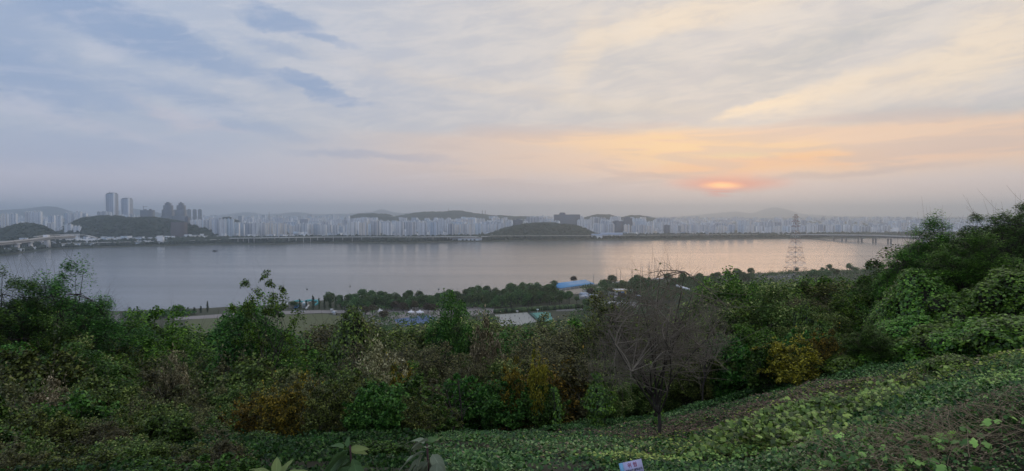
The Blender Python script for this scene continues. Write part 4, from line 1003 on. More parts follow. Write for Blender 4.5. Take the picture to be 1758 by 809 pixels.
# slim trunks in the shade
g = random.Random(3)
SLIM = []
def slim(px, yb, hpx, label, group, seed):
    b_ = HIT(px, yb); h_ = hpx / FPX * b_.y
    o = empty('slim_trunk', b_); tag(o, label, 'trunk', group); SLIM.append(o)
    gg = np.random.default_rng(seed); sg = []; e_ = np.array([gg.normal(0, .3), gg.normal(0, .3), h_]); pts = bez(np.array([0, 0, -.2]), e_ / 2 + gg.normal(0, .12, 3), e_, 6); chain(sg, pts, .055, .03)
    V, F = tubes(sg, 5); link('stem', meshq('stem', V, F, M_BARK), o)
    sg = []
    for k in range(9):
        p = pts[gg.integers(2, 7)]; chain(sg, bez(p, p + gg.normal(0, .3, 3), p + gg.normal(0, .5, 3) + [0, 0, .5], 3), .02, .008)
    V, F = tubes(sg, 3); link('branches', meshq('branches', V, F, M_BARK), o)
for k in range(16): slim(1165 + k * 11 + g.uniform(-4, 4), tab(BND, 1165 + k * 11) - 4, 60 + g.uniform(0, 40), 'slim dark trunk in the shade right of the bare tree', 'slim trunks right of the bare tree', 300 + k)
for k in range(16): slim(780 + k * 15 + g.uniform(-5, 5), tab(BND, 780 + k * 15) - 2, 50 + g.uniform(0, 50), 'slim dark trunk at the edge of the ivy left of the bare tree', 'slim trunks left of the bare tree', 400 + k)

in_order(SLIM[:16], '{} slim dark trunk from the left, in the shade right of the bare tree')
in_order(SLIM[16:], '{} slim dark trunk from the left, at the ivy edge left of the bare tree')
# ------------------------------------------------------------------ ground cover
def cover(name, label, n, region_fn, L, matl, hgt, seed, W=.85, up=.72, low=.12):
    g = np.random.default_rng(seed)
    x, y = region_fn(g, n); z = hillz(x, y)
    b1, b2 = vnoise(x, y, 2.7, 17), vnoise(x, y, 1.0, 7); keep = g.random(n) < np.clip(1.15 + 3.2 * (b1 + .8 * b2), low, 1)
    x, y, z, b1, b2 = x[keep], y[keep], z[keep], b1[keep], b2[keep]; n = len(x)
    bumpy = .9 * (b1 + .5) + .5 * (b2 + .5) + .25 * (vnoise(x, y, .45, 8) + .5)
    c = np.stack([x, y, z + hgt * bumpy * g.uniform(.5, 1.0, n)], -1)
    V, F = leaves(c, L * np.clip(c[:, 1] / 14, .5, 1), L * W * np.clip(c[:, 1] / 14, .5, 1), g, up, fold=-.1)
    return tag(link(name, meshq(name, V, F, matl)), label, 'ground cover', kind='stuff')
M_IVY = leafmat('ivy_leaf', [(0, (.010, .026, .011)), (.35, (.024, .058, .019)), (.7, (.056, .108, .034)), (1, (.15, .19, .09))], rough=.45, pscale=.25, spec=.45)
M_LITTER = leafmat('dry_vine_leaf', [(0, (.035, .03, .022)), (.5, (.08, .062, .045)), (1, (.17, .13, .10))], pscale=.6)
def reg_a(g, n):
    y = 4.5 + (46 - 4.5) * g.random(n * 2) ** 1.0; t = g.uniform(-.14, .98, n * 2); x = t * y; 
    return x[:n], y[:n]
cover('ivy_carpet', 'carpet of small green ivy leaves covering the open slope', 300000, reg_a, .10, M_IVY, .42, 1, up=.52)
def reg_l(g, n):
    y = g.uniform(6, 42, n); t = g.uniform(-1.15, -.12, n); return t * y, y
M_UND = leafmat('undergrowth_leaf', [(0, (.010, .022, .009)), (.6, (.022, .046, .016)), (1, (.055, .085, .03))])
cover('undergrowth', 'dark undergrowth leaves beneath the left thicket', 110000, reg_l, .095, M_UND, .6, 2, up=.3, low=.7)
def reg_n(g, n): return g.uniform(-9, 17, n), g.uniform(-2, 6.5, n)
cover('ivy_carpet', 'small ivy leaves close to the viewer on the near edge of the slope', 80000, reg_n, .09, M_IVY, .25, 21, up=.52, low=.5)
def patchfn(cx_, cy_, rx, ry):
    def f_(g, n): return cx_ + g.normal(0, rx, n), cy_ + g.normal(0, ry, n)
    return f_
q = HIT(1250, 735); cover('dry_leaf_patch', 'brown withered leaves lying over the ivy right of the bare tree', 11000, patchfn(q.x, q.y, 3.2, 2.4), .10, M_LITTER, .50, 3)
q = HIT(1060, 780); cover('dry_leaf_patch', 'scattered withered leaves in the ivy behind the small sign', 3500, patchfn(q.x, q.y, 2.2, 1.6), .10, M_LITTER, .40, 4)
q = HIT(1420, 690); cover('dry_leaf_patch', 'brown streak of withered leaves above the large leaved vine', 5000, patchfn(q.x, q.y, 3.4, 1.5), .10, M_LITTER, .50, 5)
q = HIT(1680, 780); cover('dry_leaf_patch', 'brown dead leaves filling the lower right corner between dry stalks', 11000, patchfn(q.x, q.y, 1.0, .7), .055, M_LITTER, .50, 15)
q = HIT(1650, 640); cover('yellowing_vine_patch', 'yellow green vine leaves along the upper right slope', 14000, patchfn(q.x, q.y, 6, 2.2), .12, leafmat('yellow_green_vine', [(0, (.06, .085, .02)), (.5, (.13, .17, .04)), (1, (.24, .26, .09))]), .46, 6)
q = HIT(1200, 798); cover('yellowing_vine_patch', 'pale green small leaves at the bottom edge right of the sign', 6000, patchfn(q.x, q.y - .4, 1.8, .8), .075, leafmat('pale_green_vine', [(0, (.07, .11, .03)), (.5, (.15, .20, .06)), (1, (.28, .32, .13))]), .5, 7)
# large leaved vine on the near bank: lobed leaves with a fold
def lobed(c, nrm, size, g):
    """five-lobed flat leaves, 11 outline points round a centre"""
    n = len(c); ang = np.radians([90, 62, 40, 5, -28, -60, -90, -120, -152, 175, 140, 118]); rad = np.array([.62, .40, .5, .56, .42, .40, .16, .40, .42, .56, .5, .40])
    a = np.cross(nrm, g.normal(0, 1, (n, 3))); a /= np.linalg.norm(a, axis=1, keepdims=True); b_ = np.cross(nrm, a)
    s_ = (size * g.uniform(.55, 1.25, n))[:, None, None]
    ring = (a[:, None] * np.cos(ang)[None, :, None] + b_[:, None] * np.sin(ang)[None, :, None]) * rad[None, :, None] * s_ * g.uniform(.85, 1.1, (n, 12, 1))
    ring += nrm[:, None] * (rad[None, :, None] ** 2 * -s_ * g.uniform(.1, .7, (n, 1, 1))) + g.normal(0, .04, (n, 12, 1)) * s_ * nrm[:, None]
    V = np.concatenate([c[:, None], c[:, None] + ring], 1).reshape(-1, 3)
    k = np.arange(12); F = np.stack([np.zeros(12, int), 1 + k, 1 + (k + 1) % 12], -1)
    return V, (F[None] + (np.arange(n) * 13)[:, None, None]).reshape(-1, 3)
M_BIGLEAF = leafmat('large_vine_leaf', [(0, (.05, .095, .032)), (.5, (.11, .185, .058)), (.8, (.19, .27, .09)), (1, (.32, .37, .15))], rough=.4, spec=.5, pscale=1.2)
def bigvine(name, label, px_list, n, size, hgt, seed, matl=M_BIGLEAF):
    g = np.random.default_rng(seed); cs = []
    for (px, py, sx, sy, k) in px_list:
        q = HIT(px, py); m_ = int(n * k); cs.append(np.stack([q.x + g.normal(0, sx, m_), q.y + g.normal(0, sy, m_)], -1))
    xy = np.concatenate(cs); xy = xy[xy[:, 1] > 3.0]; m_ = len(xy); x, y = xy[:, 0], xy[:, 1]
    z = hillz(x, y) + hgt * (.5 + vnoise(x, y, .8, 12)) + g.uniform(0, .22, m_) * hgt * 2
    nr = g.normal(0, .5, (m_, 3)) + [0, -.35, 1]; nr /= np.linalg.norm(nr, axis=1, keepdims=True)
    V, F = lobed(np.stack([x, y, z], -1), nr, size, g)
    return tag(link(name, meshq(name, V, F, matl)), label, 'ground cover', kind='stuff')
bigvine('large_leaf_vine', 'large lobed vine leaves heaped on the near bank at the lower right', [(1400, 745, .9, .6, .4), (1480, 715, 1.0, .6, .3), (1330, 785, .9, .5, .3)], 4200, .14, .75, 1)
bigvine('large_leaf_vine', 'scattered large vine leaves among the dead stalks in the right corner', [(1650, 780, 1.2, .6, .5), (1560, 800, 1.0, .5, .5)], 420, .10, .4, 2)
bigvine('medium_leaf_vine', 'medium pale vine leaves running up the right side of the slope', [(1600, 690, 1.6, 1.2, .5), (1720, 670, 1.6, 1.4, .5), (1250, 800, 1.2, .6, .25)], 4200, .075, .35, 3)
# tangle of dead stalks
def stalks(name, label, px, py, sx, sy, n, ln, seed, hgt=.5):
    g = np.random.default_rng(seed); q = HIT(px, py); sg = []
    for k in range(n):
        x, y = q.x + g.normal(0, sx), max(3.2, q.y + g.normal(0, sy)); a = g.uniform(0, 6.28); l_ = ln * g.uniform(.3, 1.2); z = hz(x, y) + g.uniform(0, hgt)
        d = np.array([math.cos(a), math.sin(a) * .6, g.uniform(-.1, .7)]); p0 = np.array([x, y, z]); p1 = p0 + d * l_; r_ = g.uniform(.0018, .0052)
        chain(sg, bez(p0, (p0 + p1) / 2 + g.normal(0, .18, 3) * l_, p1, 4), r_, r_ * .5)
    V, F = tubes(sg, 4); tag(link(name, meshq(name, V, F, M_DEAD)), label, 'dead stalks', kind='stuff')
stalks('dead_stalks', 'tangle of dry brown stalks in the lower right corner', 1640, 785, .8, .4, 900, .4, 1, .35)
stalks('dead_stalks', 'thin dry stalks above the tangle on the upper right slope', 1700, 700, 1.2, .7, 200, .4, 2)
stalks('dead_stalks', 'few dry stalks rising through the large leaved vine', 1430, 770, 1.0, .5, 70, .8, 3, .4)
stalks('dead_stalks', 'loose dry stems sprawled across the brown ivy patch', 1250, 735, 2.0, 1.4, 160, .7, 4, .35)
# upright weeds, each a plant
def weed(px, yb, hpx, label, seed, group=None):
    b_ = HIT(px, yb); h_ = hpx / FPX * b_.y; g = np.random.default_rng(seed); o = empty('tall_weed', b_); tag(o, label, 'weed', group)
    e_ = np.array([g.normal(0, .08), g.normal(0, .05), h_]); pts = bez(np.zeros(3), e_ / 2 + g.normal(0, .04, 3), e_, 6); sg = []; chain(sg, pts, .006, .003)
    V, F = tubes(sg, 4); link('stem', meshq('stem', V, F, M_DEAD), o)
    t = g.uniform(.3, 1, 40); c = np.outer(t, e_) + g.normal(0, .03, (40, 3)); V, F = leaves(c, .06, .025, g, .4); link('leaves', meshq('leaves', V, F, M_OLIVE), o)
for k, (px, yb, hp, lb) in enumerate(((1358, 800, 55, 'dark upright weed left of the large leaves'), (1382, 805, 50, 'thin weed beside the large leaves'), (1572, 800, 60, 'dry upright weed in front of the dead stalks'), (1510, 730, 50, 'tall weed behind the large leaves'),
                                      (1668, 720, 60, 'tall dry weed above the dead stalks'), (1718, 690, 70, 'tallest dry weed near the right edge'), (1674, 715, 45, 'short dry weed above the dead stalks'))):
    weed(px, yb, hp, lb, 500 + k)

# ------------------------------------------------------------------ three near plants at the bottom edge
def leafmesh(L, Wd, curl, fold, g, mi=0, n=8):
    """single big leaf, pointed oval with a midrib fold and undulating rim, along +x"""
    V = []; F = []
    for i in range(n + 1):
        t = i / n; w_ = Wd / 2 * (math.sin(math.pi * t ** .72) ** .85) if 0 < t < 1 else 0.0
        x = L * t; z = -curl * L * t * t
        wv = .05 * L * math.sin(t * 14 + g.uniform(0, 1))
        V += [(x, -w_, z + fold * w_ + wv * .4), (x, -w_ * .5, z + fold * w_ * .3), (x, 0, z), (x, w_ * .5, z + fold * w_ * .3), (x, w_, z + fold * w_ - wv * .4)]
    for i in range(n):
        for k in range(4):
            a = i * 5 + k; F.append((a, a + 1, a + 6, a + 5))
    return V, F
def veined(name, c0, c1, rough=.45):
    m, nt, b = mat(name); tc = nt.nodes.new('ShaderNodeTexCoord'); uvn = nt.nodes.new('ShaderNodeUVMap')
    sp = nt.nodes.new('ShaderNodeSeparateXYZ'); nt.links.new(uvn.outputs[0], sp.inputs[0]); u_, v_ = X(sp.outputs[0]), X(sp.outputs[1])
    side = X.m('ABSOLUTE', v_ - .5)
    vein = step(X.m('ABSOLUTE', X.m('FRACT', u_ * 8 - side * 5) - .5), .08, .02); rib = step(side, .035, .012)
    gg = nt.nodes.new('ShaderNodeNewGeometry')
    base = mixc(noise(tc.outputs['Object'], 14, 4, .6), c0, c1); base = mixc(X(gg.outputs['Random Per Island']) * .5, base, tuple(c * 1.5 for c in c1))
    nt.links.new(mixc((vein * .35 + rib * .6).clamp(), base, tuple(min(1, c * 1.9) for c in c1)), b.inputs['Base Color'])
    b.inputs['Roughness'].default_value = rough + .12; b.inputs['Specular IOR Level'].default_value = .2
    bp = nt.nodes.new('ShaderNodeBump'); bp.inputs['Strength'].default_value = .5; bp.inputs['Distance'].default_value = .004
    nt.links.new((vein * -1.0 + rib * -1.0).s, bp.inputs['Height']); nt.links.new(bp.outputs[0], b.inputs['Normal'])
    tr = nt.nodes.new('ShaderNodeBsdfTranslucent'); tr.inputs[0].default_value = (*c1, 1); mx = nt.nodes.new('ShaderNodeMixShader'); mx.inputs[0].default_value = .2
    nt.links.new(b.outputs[0], mx.inputs[1]); nt.links.new(tr.outputs[0], mx.inputs[2]); nt.links.new(mx.outputs[0], nt.nodes['Material Output'].inputs[0])
    return m
M_NL = veined('weed_leaf', (.045, .10, .035), (.085, .155, .055)); M_NLY = veined('yellow_green_weed_leaf', (.12, .17, .05), (.20, .26, .09)); M_GREY = veined('wilted_leaf', (.12, .16, .10), (.24, .28, .19), .7)
M_STEM = plain('purple_stem', (.09, .045, .05), .6)
def bigleaf(px, py, d, L, Wd, azd, eld, roll, curl, mm, o, seed, fold=.35):
    """leaf whose base stands at the seen point, pointing to azd (0 = right, 90 = away) and eld above level"""
    g = random.Random(seed); V, F = leafmesh(L, Wd, curl, fold, g)
    p = P(px, py, d) - o.location
    M = Matrix.Translation(p) @ Matrix.Rotation(R(azd), 4, 'Z') @ Matrix.Rotation(R(-eld), 4, 'Y') @ Matrix.Rotation(R(roll), 4, 'X')
    n = 8; uvv = [(i / n, k / 4) for i in range(n + 1) for k in range(5)]
    V = [M @ Vector(v) for v in V]; me = meshq('leaf', V, [F], mm, smooth=True, uv=[uvv[i] for f in F for i in f])
    return link('leaf', me, o)
def nearplant(name, label, px, d, yt, leaves_, stemM, mmain):
    tp = P(px, yt, d); zb = hz(tp.x, d); o = empty(name, (tp.x, d, zb)); tag(o, label, 'weed')
    sg = []; e_ = np.array([0, 0, tp.z - zb]); chain(sg, bez(np.array([.05, .05, -.05]), e_ * .5 + [.04, 0, 0], e_, 8), .009, .004); V, F = tubes(sg, 8)
    link('stem', meshq('stem', V, F, stemM, smooth=True), o)
    for i, (lx, ly, L, Wd, a, e, r, c, mm) in enumerate(leaves_): bigleaf(lx, ly, d + (i % 3 - 1) * .03, L, Wd, a, e, r, c, mm, o, i + int(px))
    return o
nearplant('broad_leaf_weed', 'dark weed with drooping veined leaves and a purple stem', 601, 2.7, 765, [
    (598, 772, .17, .085, 205, -30, 25, .3, M_NL), (600, 782, .20, .10, 215, -38, 10, .3, M_NL), (603, 794, .21, .10, 200, -36, -10, .25, M_NL), (606, 808, .20, .11, 190, -35, 0, .2, M_NL),
    (600, 772, .085, .03, 20, 2, 40, .25, M_NLY), (600, 775, .08, .03, 12, -4, 30, .25, M_NLY), (596, 768, .045, .022, 80, 70, 0, .1, M_NL), (604, 788, .12, .05, -20, -60, 30, .3, M_NL), (590, 770, .07, .045, 165, 20, 0, .4, M_NL), (608, 796, .14, .07, -60, -50, 20, .3, M_NL), (597, 776, .15, .09, 225, -20, 35, .3, M_NL), (600, 790, .19, .10, 205, -25, 0, .3, M_NL), (604, 800, .17, .09, 230, -50, -20, .2, M_NL), (598, 805, .18, .09, 180, -20, 10, .3, M_NL)], M_STEM, M_NL)
nearplant('wilted_weed', 'grey green weed with limp curled leaves', 733, 2.7, 762, [
    (736, 758, .07, .05, 200, 15, 30, .6, M_GREY), (728, 762, .08, .05, 150, 30, 0, .9, M_GREY), (735, 760, .05, .04, 30, 30, 20, .6, M_NL), (730, 775, .12, .055, 200, -14, 20, .3, M_GREY), (742, 780, .10, .05, -40, -40, 40, .5, M_GREY), (738, 785, .11, .04, -10, -45, 60, .2, M_GREY),
    (727, 780, .08, .05, 215, -50, 20, .3, M_GREY), (735, 788, .09, .055, 240, -70, 30, .2, M_GREY), (741, 792, .09, .06, -70, -70, 10, .2, M_GREY), (750, 795, .09, .06, -90, -80, 0, .2, M_GREY), (722, 785, .11, .03, 205, -40, 50, .3, M_GREY), (742, 762, .06, .012, 30, 25, 0, 0, M_NLY), (732, 770, .09, .06, 120, 10, 20, .7, M_GREY), (734, 794, .10, .065, 215, -30, 0, .4, M_GREY), (744, 788, .09, .06, 260, -60, 10, .5, M_GREY), (728, 800, .10, .06, 190, -30, 30, .4, M_GREY), (740, 803, .10, .07, -20, -30, 0, .4, M_GREY)], M_STEM, M_GREY)
nearplant('pale_leaf_weed', 'yellow green toothed leaf tip showing at the bottom edge', 470, 2.4, 812, [
    (474, 816, .07, .035, 105, 55, 0, .2, M_NLY), (482, 816, .07, .03, 55, 48, 0, .2, M_NLY), (465, 815, .09, .03, 165, 22, 0, .3, M_NLY), (488, 816, .09, .03, 15, 18, 0, .3, M_NLY), (460, 816, .09, .03, 185, 14, 0, .1, M_NLY), (478, 818, .05, .03, 80, 40, 0, .2, M_NLY), (495, 815, .08, .03, 5, 8, 0, .2, M_NLY)], M_STEM, M_NLY)

# ------------------------------------------------------------------ the small warning sign
def text_mesh(txt, size, mm, name):
    cu = bpy.data.curves.new(name, 'FONT'); cu.body = txt; cu.size = size; cu.extrude = .0008; cu.align_x = 'CENTER'; cu.align_y = 'CENTER'; cu.offset = size * .012
    ob = bpy.data.objects.new(name, cu); C.objects.link(ob); dg = bpy.context.evaluated_depsgraph_get(); dg.update()
    me = bpy.data.meshes.new_from_object(ob.evaluated_get(dg)); bpy.data.objects.remove(ob); me.materials.clear(); me.materials.append(mm); return me
MSG = plain('sign_panel', (.50, .50, .74), .45, var=.04); MSB = plain('sign_blue_edge', (.20, .48, .72), .45, var=.05); MRD = plain('sign_red_ink', (.38, .05, .12), .5); MBK = plain('sign_black_ink', (.02, .02, .05), .5); MPO = plain('galvanised_post', (.3, .3, .3), .5, .5)
d = 10.2; cpt = P(1085, 806, d)
sg_ = empty('warning_sign', (cpt.x, d, hz(cpt.x, d))); tag(sg_, 'small pale lilac warning sign with Korean writing in the ivy', 'sign')
M = Matrix.Translation(cpt - sg_.location) @ Matrix.Rotation(R(-9), 4, 'Y') @ Matrix.Rotation(R(8), 4, 'Z') @ Matrix.Rotation(R(70), 4, 'X')
W2, H2 = .185, .125
m = MB(); m.box(-W2, W2, -H2, H2, -.006, 0, M=M); link('panel', m.mesh('panel', MSG), sg_)
m = MB(); m.box(-W2, -W2 + .06, -H2 + .002, H2 - .002, 0.001, .0025, M=M); link('blue_edge', m.mesh('blue_edge', MSB), sg_)
for (txt, sz, ty, tx, mm) in (('위 험', .075, .060, .02, MRD), ('급경사로 출입금지', .036, -.012, .03, MBK)):
    me = text_mesh(txt, sz, mm, 'lettering'); me.transform(M @ Matrix.Translation((tx, ty, .003))); link('lettering', me, sg_)
m = MB(); tp = M @ Vector((0, -.1, -.02)); m.bar((tp.x, tp.y, -.3), (tp.x, tp.y, tp.z + .1), .018, n=8); link('post', m.mesh('post', MPO), sg_)
# ------------------------------------------------------------------ riverside park
def PG(px, py, z=PARK): q = G(px, py, z); return q.x, q.y
def sheet(name, pxs, mm, z, kind='structure'):
    V = [(*PG(px, py), z) for px, py in pxs]; me = bpy.data.meshes.new(name); me.from_pydata(V, [], [list(range(len(V)))]); me.materials.append(mm); me.update()
    return tag(link(name, me), kind=kind)
MLW = plain('lawn_grass', (.10, .115, .045), .95, var=.3, scale=.15); MASP = plain('asphalt_path', (.16, .155, .15), .9, var=.2, scale=.3); MPV = plain('pale_paving', (.26, .24, .225), .9, var=.2, scale=.2)
sheet('lawn', [(320, 660), (318, 551), (345, 546), (470, 541), (560, 539), (600, 546), (560, 640)], MLW, PARK + .06)
sheet('path', [(185, 700), (191, 542), (206, 540), (214, 700)], MASP, PARK + .12)
sheet('path', [(300, 545.5), (390, 539), (470, 535), (545, 533), (620, 533), (620, 538), (545, 538), (470, 541), (390, 545.5), (300, 550)], MPV, PARK + .18)
sheet('promenade', [(600, 530), (760, 523), (860, 531), (1000, 524), (1000, 528), (860, 537), (760, 548), (640, 560), (600, 545)], MPV, PARK + .12)
sheet('parking_lot', [(955, 524), (1090, 519), (1100, 529), (955, 535)], MASP, PARK + .14)
sheet('parking_lot', [(1290, 476), (1370, 470), (1380, 482), (1300, 488)], MASP, PARK + .14)
sheet('beach', [(955, 499), (1028, 492), (1040, 500), (960, 508)], plain('sand', (.38, .33, .26), .95), PARK + .14)
sheet('sports_court', [(850, 541), (905, 537), (922, 553), (858, 566)], plain('pale_court', (.34, .35, .32), .8, var=.08), PARK + .2)
sheet('sports_court', [(908, 538), (944, 536), (950, 552), (926, 553)], plain('teal_court', (.10, .30, .25), .8, var=.08), PARK + .2)
sheet('sports_court', [(676, 549), (735, 541), (752, 552), (690, 562)], plain('blue_court', (.10, .17, .34), .8, var=.1), PARK + .2)
# park trees
def parktree(seed, H, RX, leafM, zc=.6, rz=.42, n=1500, L=.75, lob=11, base=.2, narrow=False):
    g = np.random.default_rng(seed); c = []
    for k in range(lob):
        if narrow: a = np.array([g.normal(0, RX * .2), g.normal(0, RX * .2), H * (.15 + .75 * k / lob)]); r_ = RX * (1 - .6 * (k / lob) ** 2) * .8
        else:
            v = g.normal(0, 1, 3); v /= np.linalg.norm(v); v[2] = abs(v[2]) * .9 - .25
            a = np.array([v[0] * RX * .55, v[1] * RX * .55, H * zc + v[2] * H * rz * .6]); r_ = RX * g.uniform(.4, .58)
        m_ = n // lob; d = g.normal(0, 1, (m_, 3)); d /= np.linalg.norm(d, axis=1, keepdims=True); c.append(a + d * r_ * g.uniform(.75, 1.05, (m_, 1)) * [1, 1, 1.0 if not narrow else 1.5])
    c = np.concatenate(c); V, F = leaves(c, L, L * .8, g, .45); cr = meshq('crown', V, F, leafM)
    sg = []; chain(sg, bez(np.array([0, 0, -.3]), np.array([.1, 0, H * .3]), np.array([0, 0, H * .75]), 5), RX * .09, RX * .03)
    for k in range(8):
        p = np.array([0, 0, H * g.uniform(.25, .6)]); v = g.normal(0, 1, 3); v[2] = abs(v[2]); chain(sg, bez(p, p + v * RX * .25, p + v * RX * .5, 3), RX * .035, RX * .012)
    V, F = tubes(sg, 5); return dict(trunk=meshq('trunk', V, F, M_BARK), crown=cr, H=H)
PT = [parktree(600 + k, 11, 4.6, M_PARK) for k in range(5)]; PB = [parktree(610 + k, 8, 4.0, M_PARKB) for k in range(2)]
PP = [parktree(620 + k, 12, 1.5, M_POPLAR, n=900, L=.55, lob=12, narrow=True) for k in range(2)]
n_pt = 0
def pt(T, x, y, h_, label, group, name='park_tree', w_=None):
    global n_pt
    o = empty(name, (x, y, PARK), rnd.uniform(0, 6.28)); s_ = h_ / T['H']; o.scale = ((w_ or s_),) * 2 + (s_,)
    link('trunk', T['trunk'], o); link('crown', T['crown'], o); tag(o, label, 'tree', group); n_pt += 1
# poplars singled out
for k, (px, yb, yt, lb) in enumerate(((222, 541, 526, 'dark poplar left of the round bushy tree top'), (300, 540, 524, 'dark clump tree left of the four small poplars'), (310, 540, 523, 'second dark clump tree left of the four small poplars'),
        (323, 540, 526, 'first and lowest of the four poplars at the water'), (334, 539, 526, 'second of the four poplars at the water'), (345, 538, 524, 'third of the four poplars at the water'), (356.5, 537, 515, 'tallest of the four poplars at the water'),
        (503, 530, 516, 'broad dark tree beside the white riverside tent'), (515, 532, 511, 'pointed tree left of the white slide'), (526, 531, 514, 'round tree right of the pointed one by the slide'), (538, 532, 505, 'tallest dark poplar in front of the teal slides'),
        (547.5, 532, 509, 'slim poplar just right of the tallest poplar'), (557, 532, 510, 'slim poplar two along from the tallest poplar'), (567, 532, 507, 'rounded poplar in the middle of the row'), (576.5, 532, 506, 'pointed poplar in the middle of the row'),
        (587, 532, 506, 'slim poplar third from the wood edge'), (598.5, 531, 506, 'slim poplar second from the wood edge'), (608, 531, 505, 'slim poplar nearest the wood edge'))):
    x, y = PG(px, yb); pt(PP[k % 2] if 'clump' not in lb and 'broad' not in lb else PT[k % 5], x, y, P(px, yt, y).z - PARK, lb, None, 'poplar', {True: .75}.get('slim' in lb or 'pointed' in lb or 'four' in lb, 1.05))
for k, (px, yb, lb) in enumerate(((678, 534, 'round reddish brown park tree between the white tents'), (692, 537, 'wide dark brown park tree left of the pair of tents'), (711, 533, 'dark round park tree above the pair of tents'), (640, 541, 'brown grey park tree left of the lone tent'),
        (660, 552, 'dark park tree below the lone white tent'), (628, 543, 'small brown park tree far left of the lone tent'), (735, 538, 'dark green park tree right of the pair of tents'), (745, 540, 'second dark park tree right of the pair of tents'), (985, 486, 'small tree standing behind the blue roof'))):
    x, y = PG(px, yb); pt(PB[k % 2], x, y, 9, lb, None)
def wood(poly, n, hgt, label, group, seed, kinds=PT, z=PARK):
    g = random.Random(seed); xs_ = [p[0] for p in poly]; k = 0; pts = []
    def inside(px, py):
        r = False
        for i in range(len(poly)):
            (x1, y1), (x2, y2) = poly[i], poly[i - 1]
            if (y1 > py) != (y2 > py) and px < (x2 - x1) * (py - y1) / (y2 - y1) + x1: r = not r
        return r
    tries = 0
    while k < n and tries < n * 60:
        tries += 1; px = g.uniform(min(xs_), max(xs_)); py = g.uniform(min(p[1] for p in poly), max(p[1] for p in poly))
        if not inside(px, py): continue
        x, y = PG(px, py)
        if any((x - a) ** 2 + (y - b_) ** 2 < (5.2 - tries / n / 20) ** 2 for a, b_ in pts): continue
        pts.append((x, y)); pt(g.choice(kinds), x, y, hgt * g.uniform(.65, 1.3), label, group); k += 1
wood([(560, 522), (615, 520), (660, 520), (760, 515), (800, 528), (760, 533), (640, 536), (560, 535)], 64, 11, 'dark tree in the riverside wood between the poplars and the tents', 'trees of the riverside wood by the poplars', 1)
wood([(760, 514), (900, 503), (955, 499), (955, 512), (1000, 521), (850, 532), (790, 528)], 84, 11.5, 'dark green tree in the riverside wood left of the blue roof', 'trees of the riverside wood left of the blue roof', 2)
wood([(1030, 494), (1100, 488), (1200, 481), (1290, 475), (1300, 486), (1200, 495), (1080, 504), (1030, 500)], 62, 11.5, 'dark tree in the waterside wood in front of the yacht masts', 'trees in front of the yacht masts', 3)
wood([(1290, 474), (1400, 468), (1560, 463), (1700, 461), (1700, 480), (1380, 482), (1378, 470), (1300, 476)], 70, 12, 'hazy tree in the waterside wood around the pylon foot', 'trees around the pylon foot', 4)
wood([(985, 512), (1030, 504), (1110, 512), (1120, 520), (1000, 521)], 14, 7, 'low tree between the park sheds and the row of canopies', 'low trees among the park sheds', 5, PB)
wood([(950, 530), (1250, 505), (1250, 530), (980, 556)], 16, 8, 'low dark tree below the row of white canopies', 'low trees below the canopies', 6, PT)
def under(poly, n, r, z, label, seed):
    g = random.Random(seed); xs_ = [p[0] for p in poly]; ys_ = [p[1] for p in poly]; pts = []
    while len(pts) < n:
        px, py = g.uniform(min(xs_), max(xs_)), g.uniform(min(ys_), max(ys_)); r_ = False
        for i in range(len(poly)):
            (x1, y1), (x2, y2) = poly[i], poly[i - 1]
            if (y1 > py) != (y2 > py) and px < (x2 - x1) * (py - y1) / (y2 - y1) + x1: r_ = not r_
        if r_: pts.append((*PG(px, py), z))
    pts = np.array(pts); g2 = np.random.default_rng(seed); m_ = 42
    rr = r * g2.uniform(.6, 1.3, n); d = g2.normal(0, 1, (n, m_, 3)); d /= np.linalg.norm(d, axis=2, keepdims=True); d[:, :, 2] = np.abs(d[:, :, 2])
    c = (pts[:, None] + d * rr[:, None, None] * g2.uniform(.75, 1.05, (n, m_, 1))).reshape(-1, 3)
    V, F = leaves(c, 1.1, .9, g2, .4); tag(link('woodland', meshq('woodland', V, F, M_PARK)), label, 'woodland', kind='stuff')
under([(214, 541), (335, 537.5), (335, 541), (300, 545), (214, 547)], 150, 2.3, PARK + 1, 'bushes along the water left of the lawn', 35)
under([(1000, 498), (1100, 489), (1300, 477), (1300, 500), (1230, 520), (1110, 522), (1100, 512), (1000, 506)], 750, 4.2, PARK + 2.5, 'low woodland filling the park between the sheds and the yacht masts', 31)
under([(1290, 486), (1290, 474.5), (1400, 470), (1560, 466), (1780, 462.5), (1780, 500), (1500, 505), (1300, 500)], 1100, 4.6, PARK + 3, 'hazy low woodland filling the land around the pylon', 32)
under([(600, 523), (760, 516), (955, 503), (985, 520), (850, 531), (760, 533), (620, 535)], 500, 3.2, PARK + 1.5, 'undergrowth filling the riverside wood', 33)
under([(600, 548), (640, 542), (760, 545), (850, 538), (855, 570), (960, 556), (1000, 532), (1240, 522), (1240, 570), (1000, 620), (600, 620)], 1100, 3.4, PARK + 1.5, 'bushes along the foot of the hill', 34)
# far-off woods beyond the masts: hedge behind the courts
g = np.random.default_rng(77)
a = PG(850, 538); b_ = PG(1000, 529); n = 80; tt = np.linspace(0, 1, n); c = np.stack([a[0] + (b_[0] - a[0]) * tt, a[1] + (b_[1] - a[1]) * tt, np.full(n, PARK + 1.6)], -1)
V, F = blobs(c, np.full(n, 1.9), np.full(n, 2.3), False, 5); hd = tag(link('hedge', meshq('hedge', V, F, M_POPLAR)), 'long clipped dark hedge behind the sports courts', 'hedge')
print('park trees', n_pt)
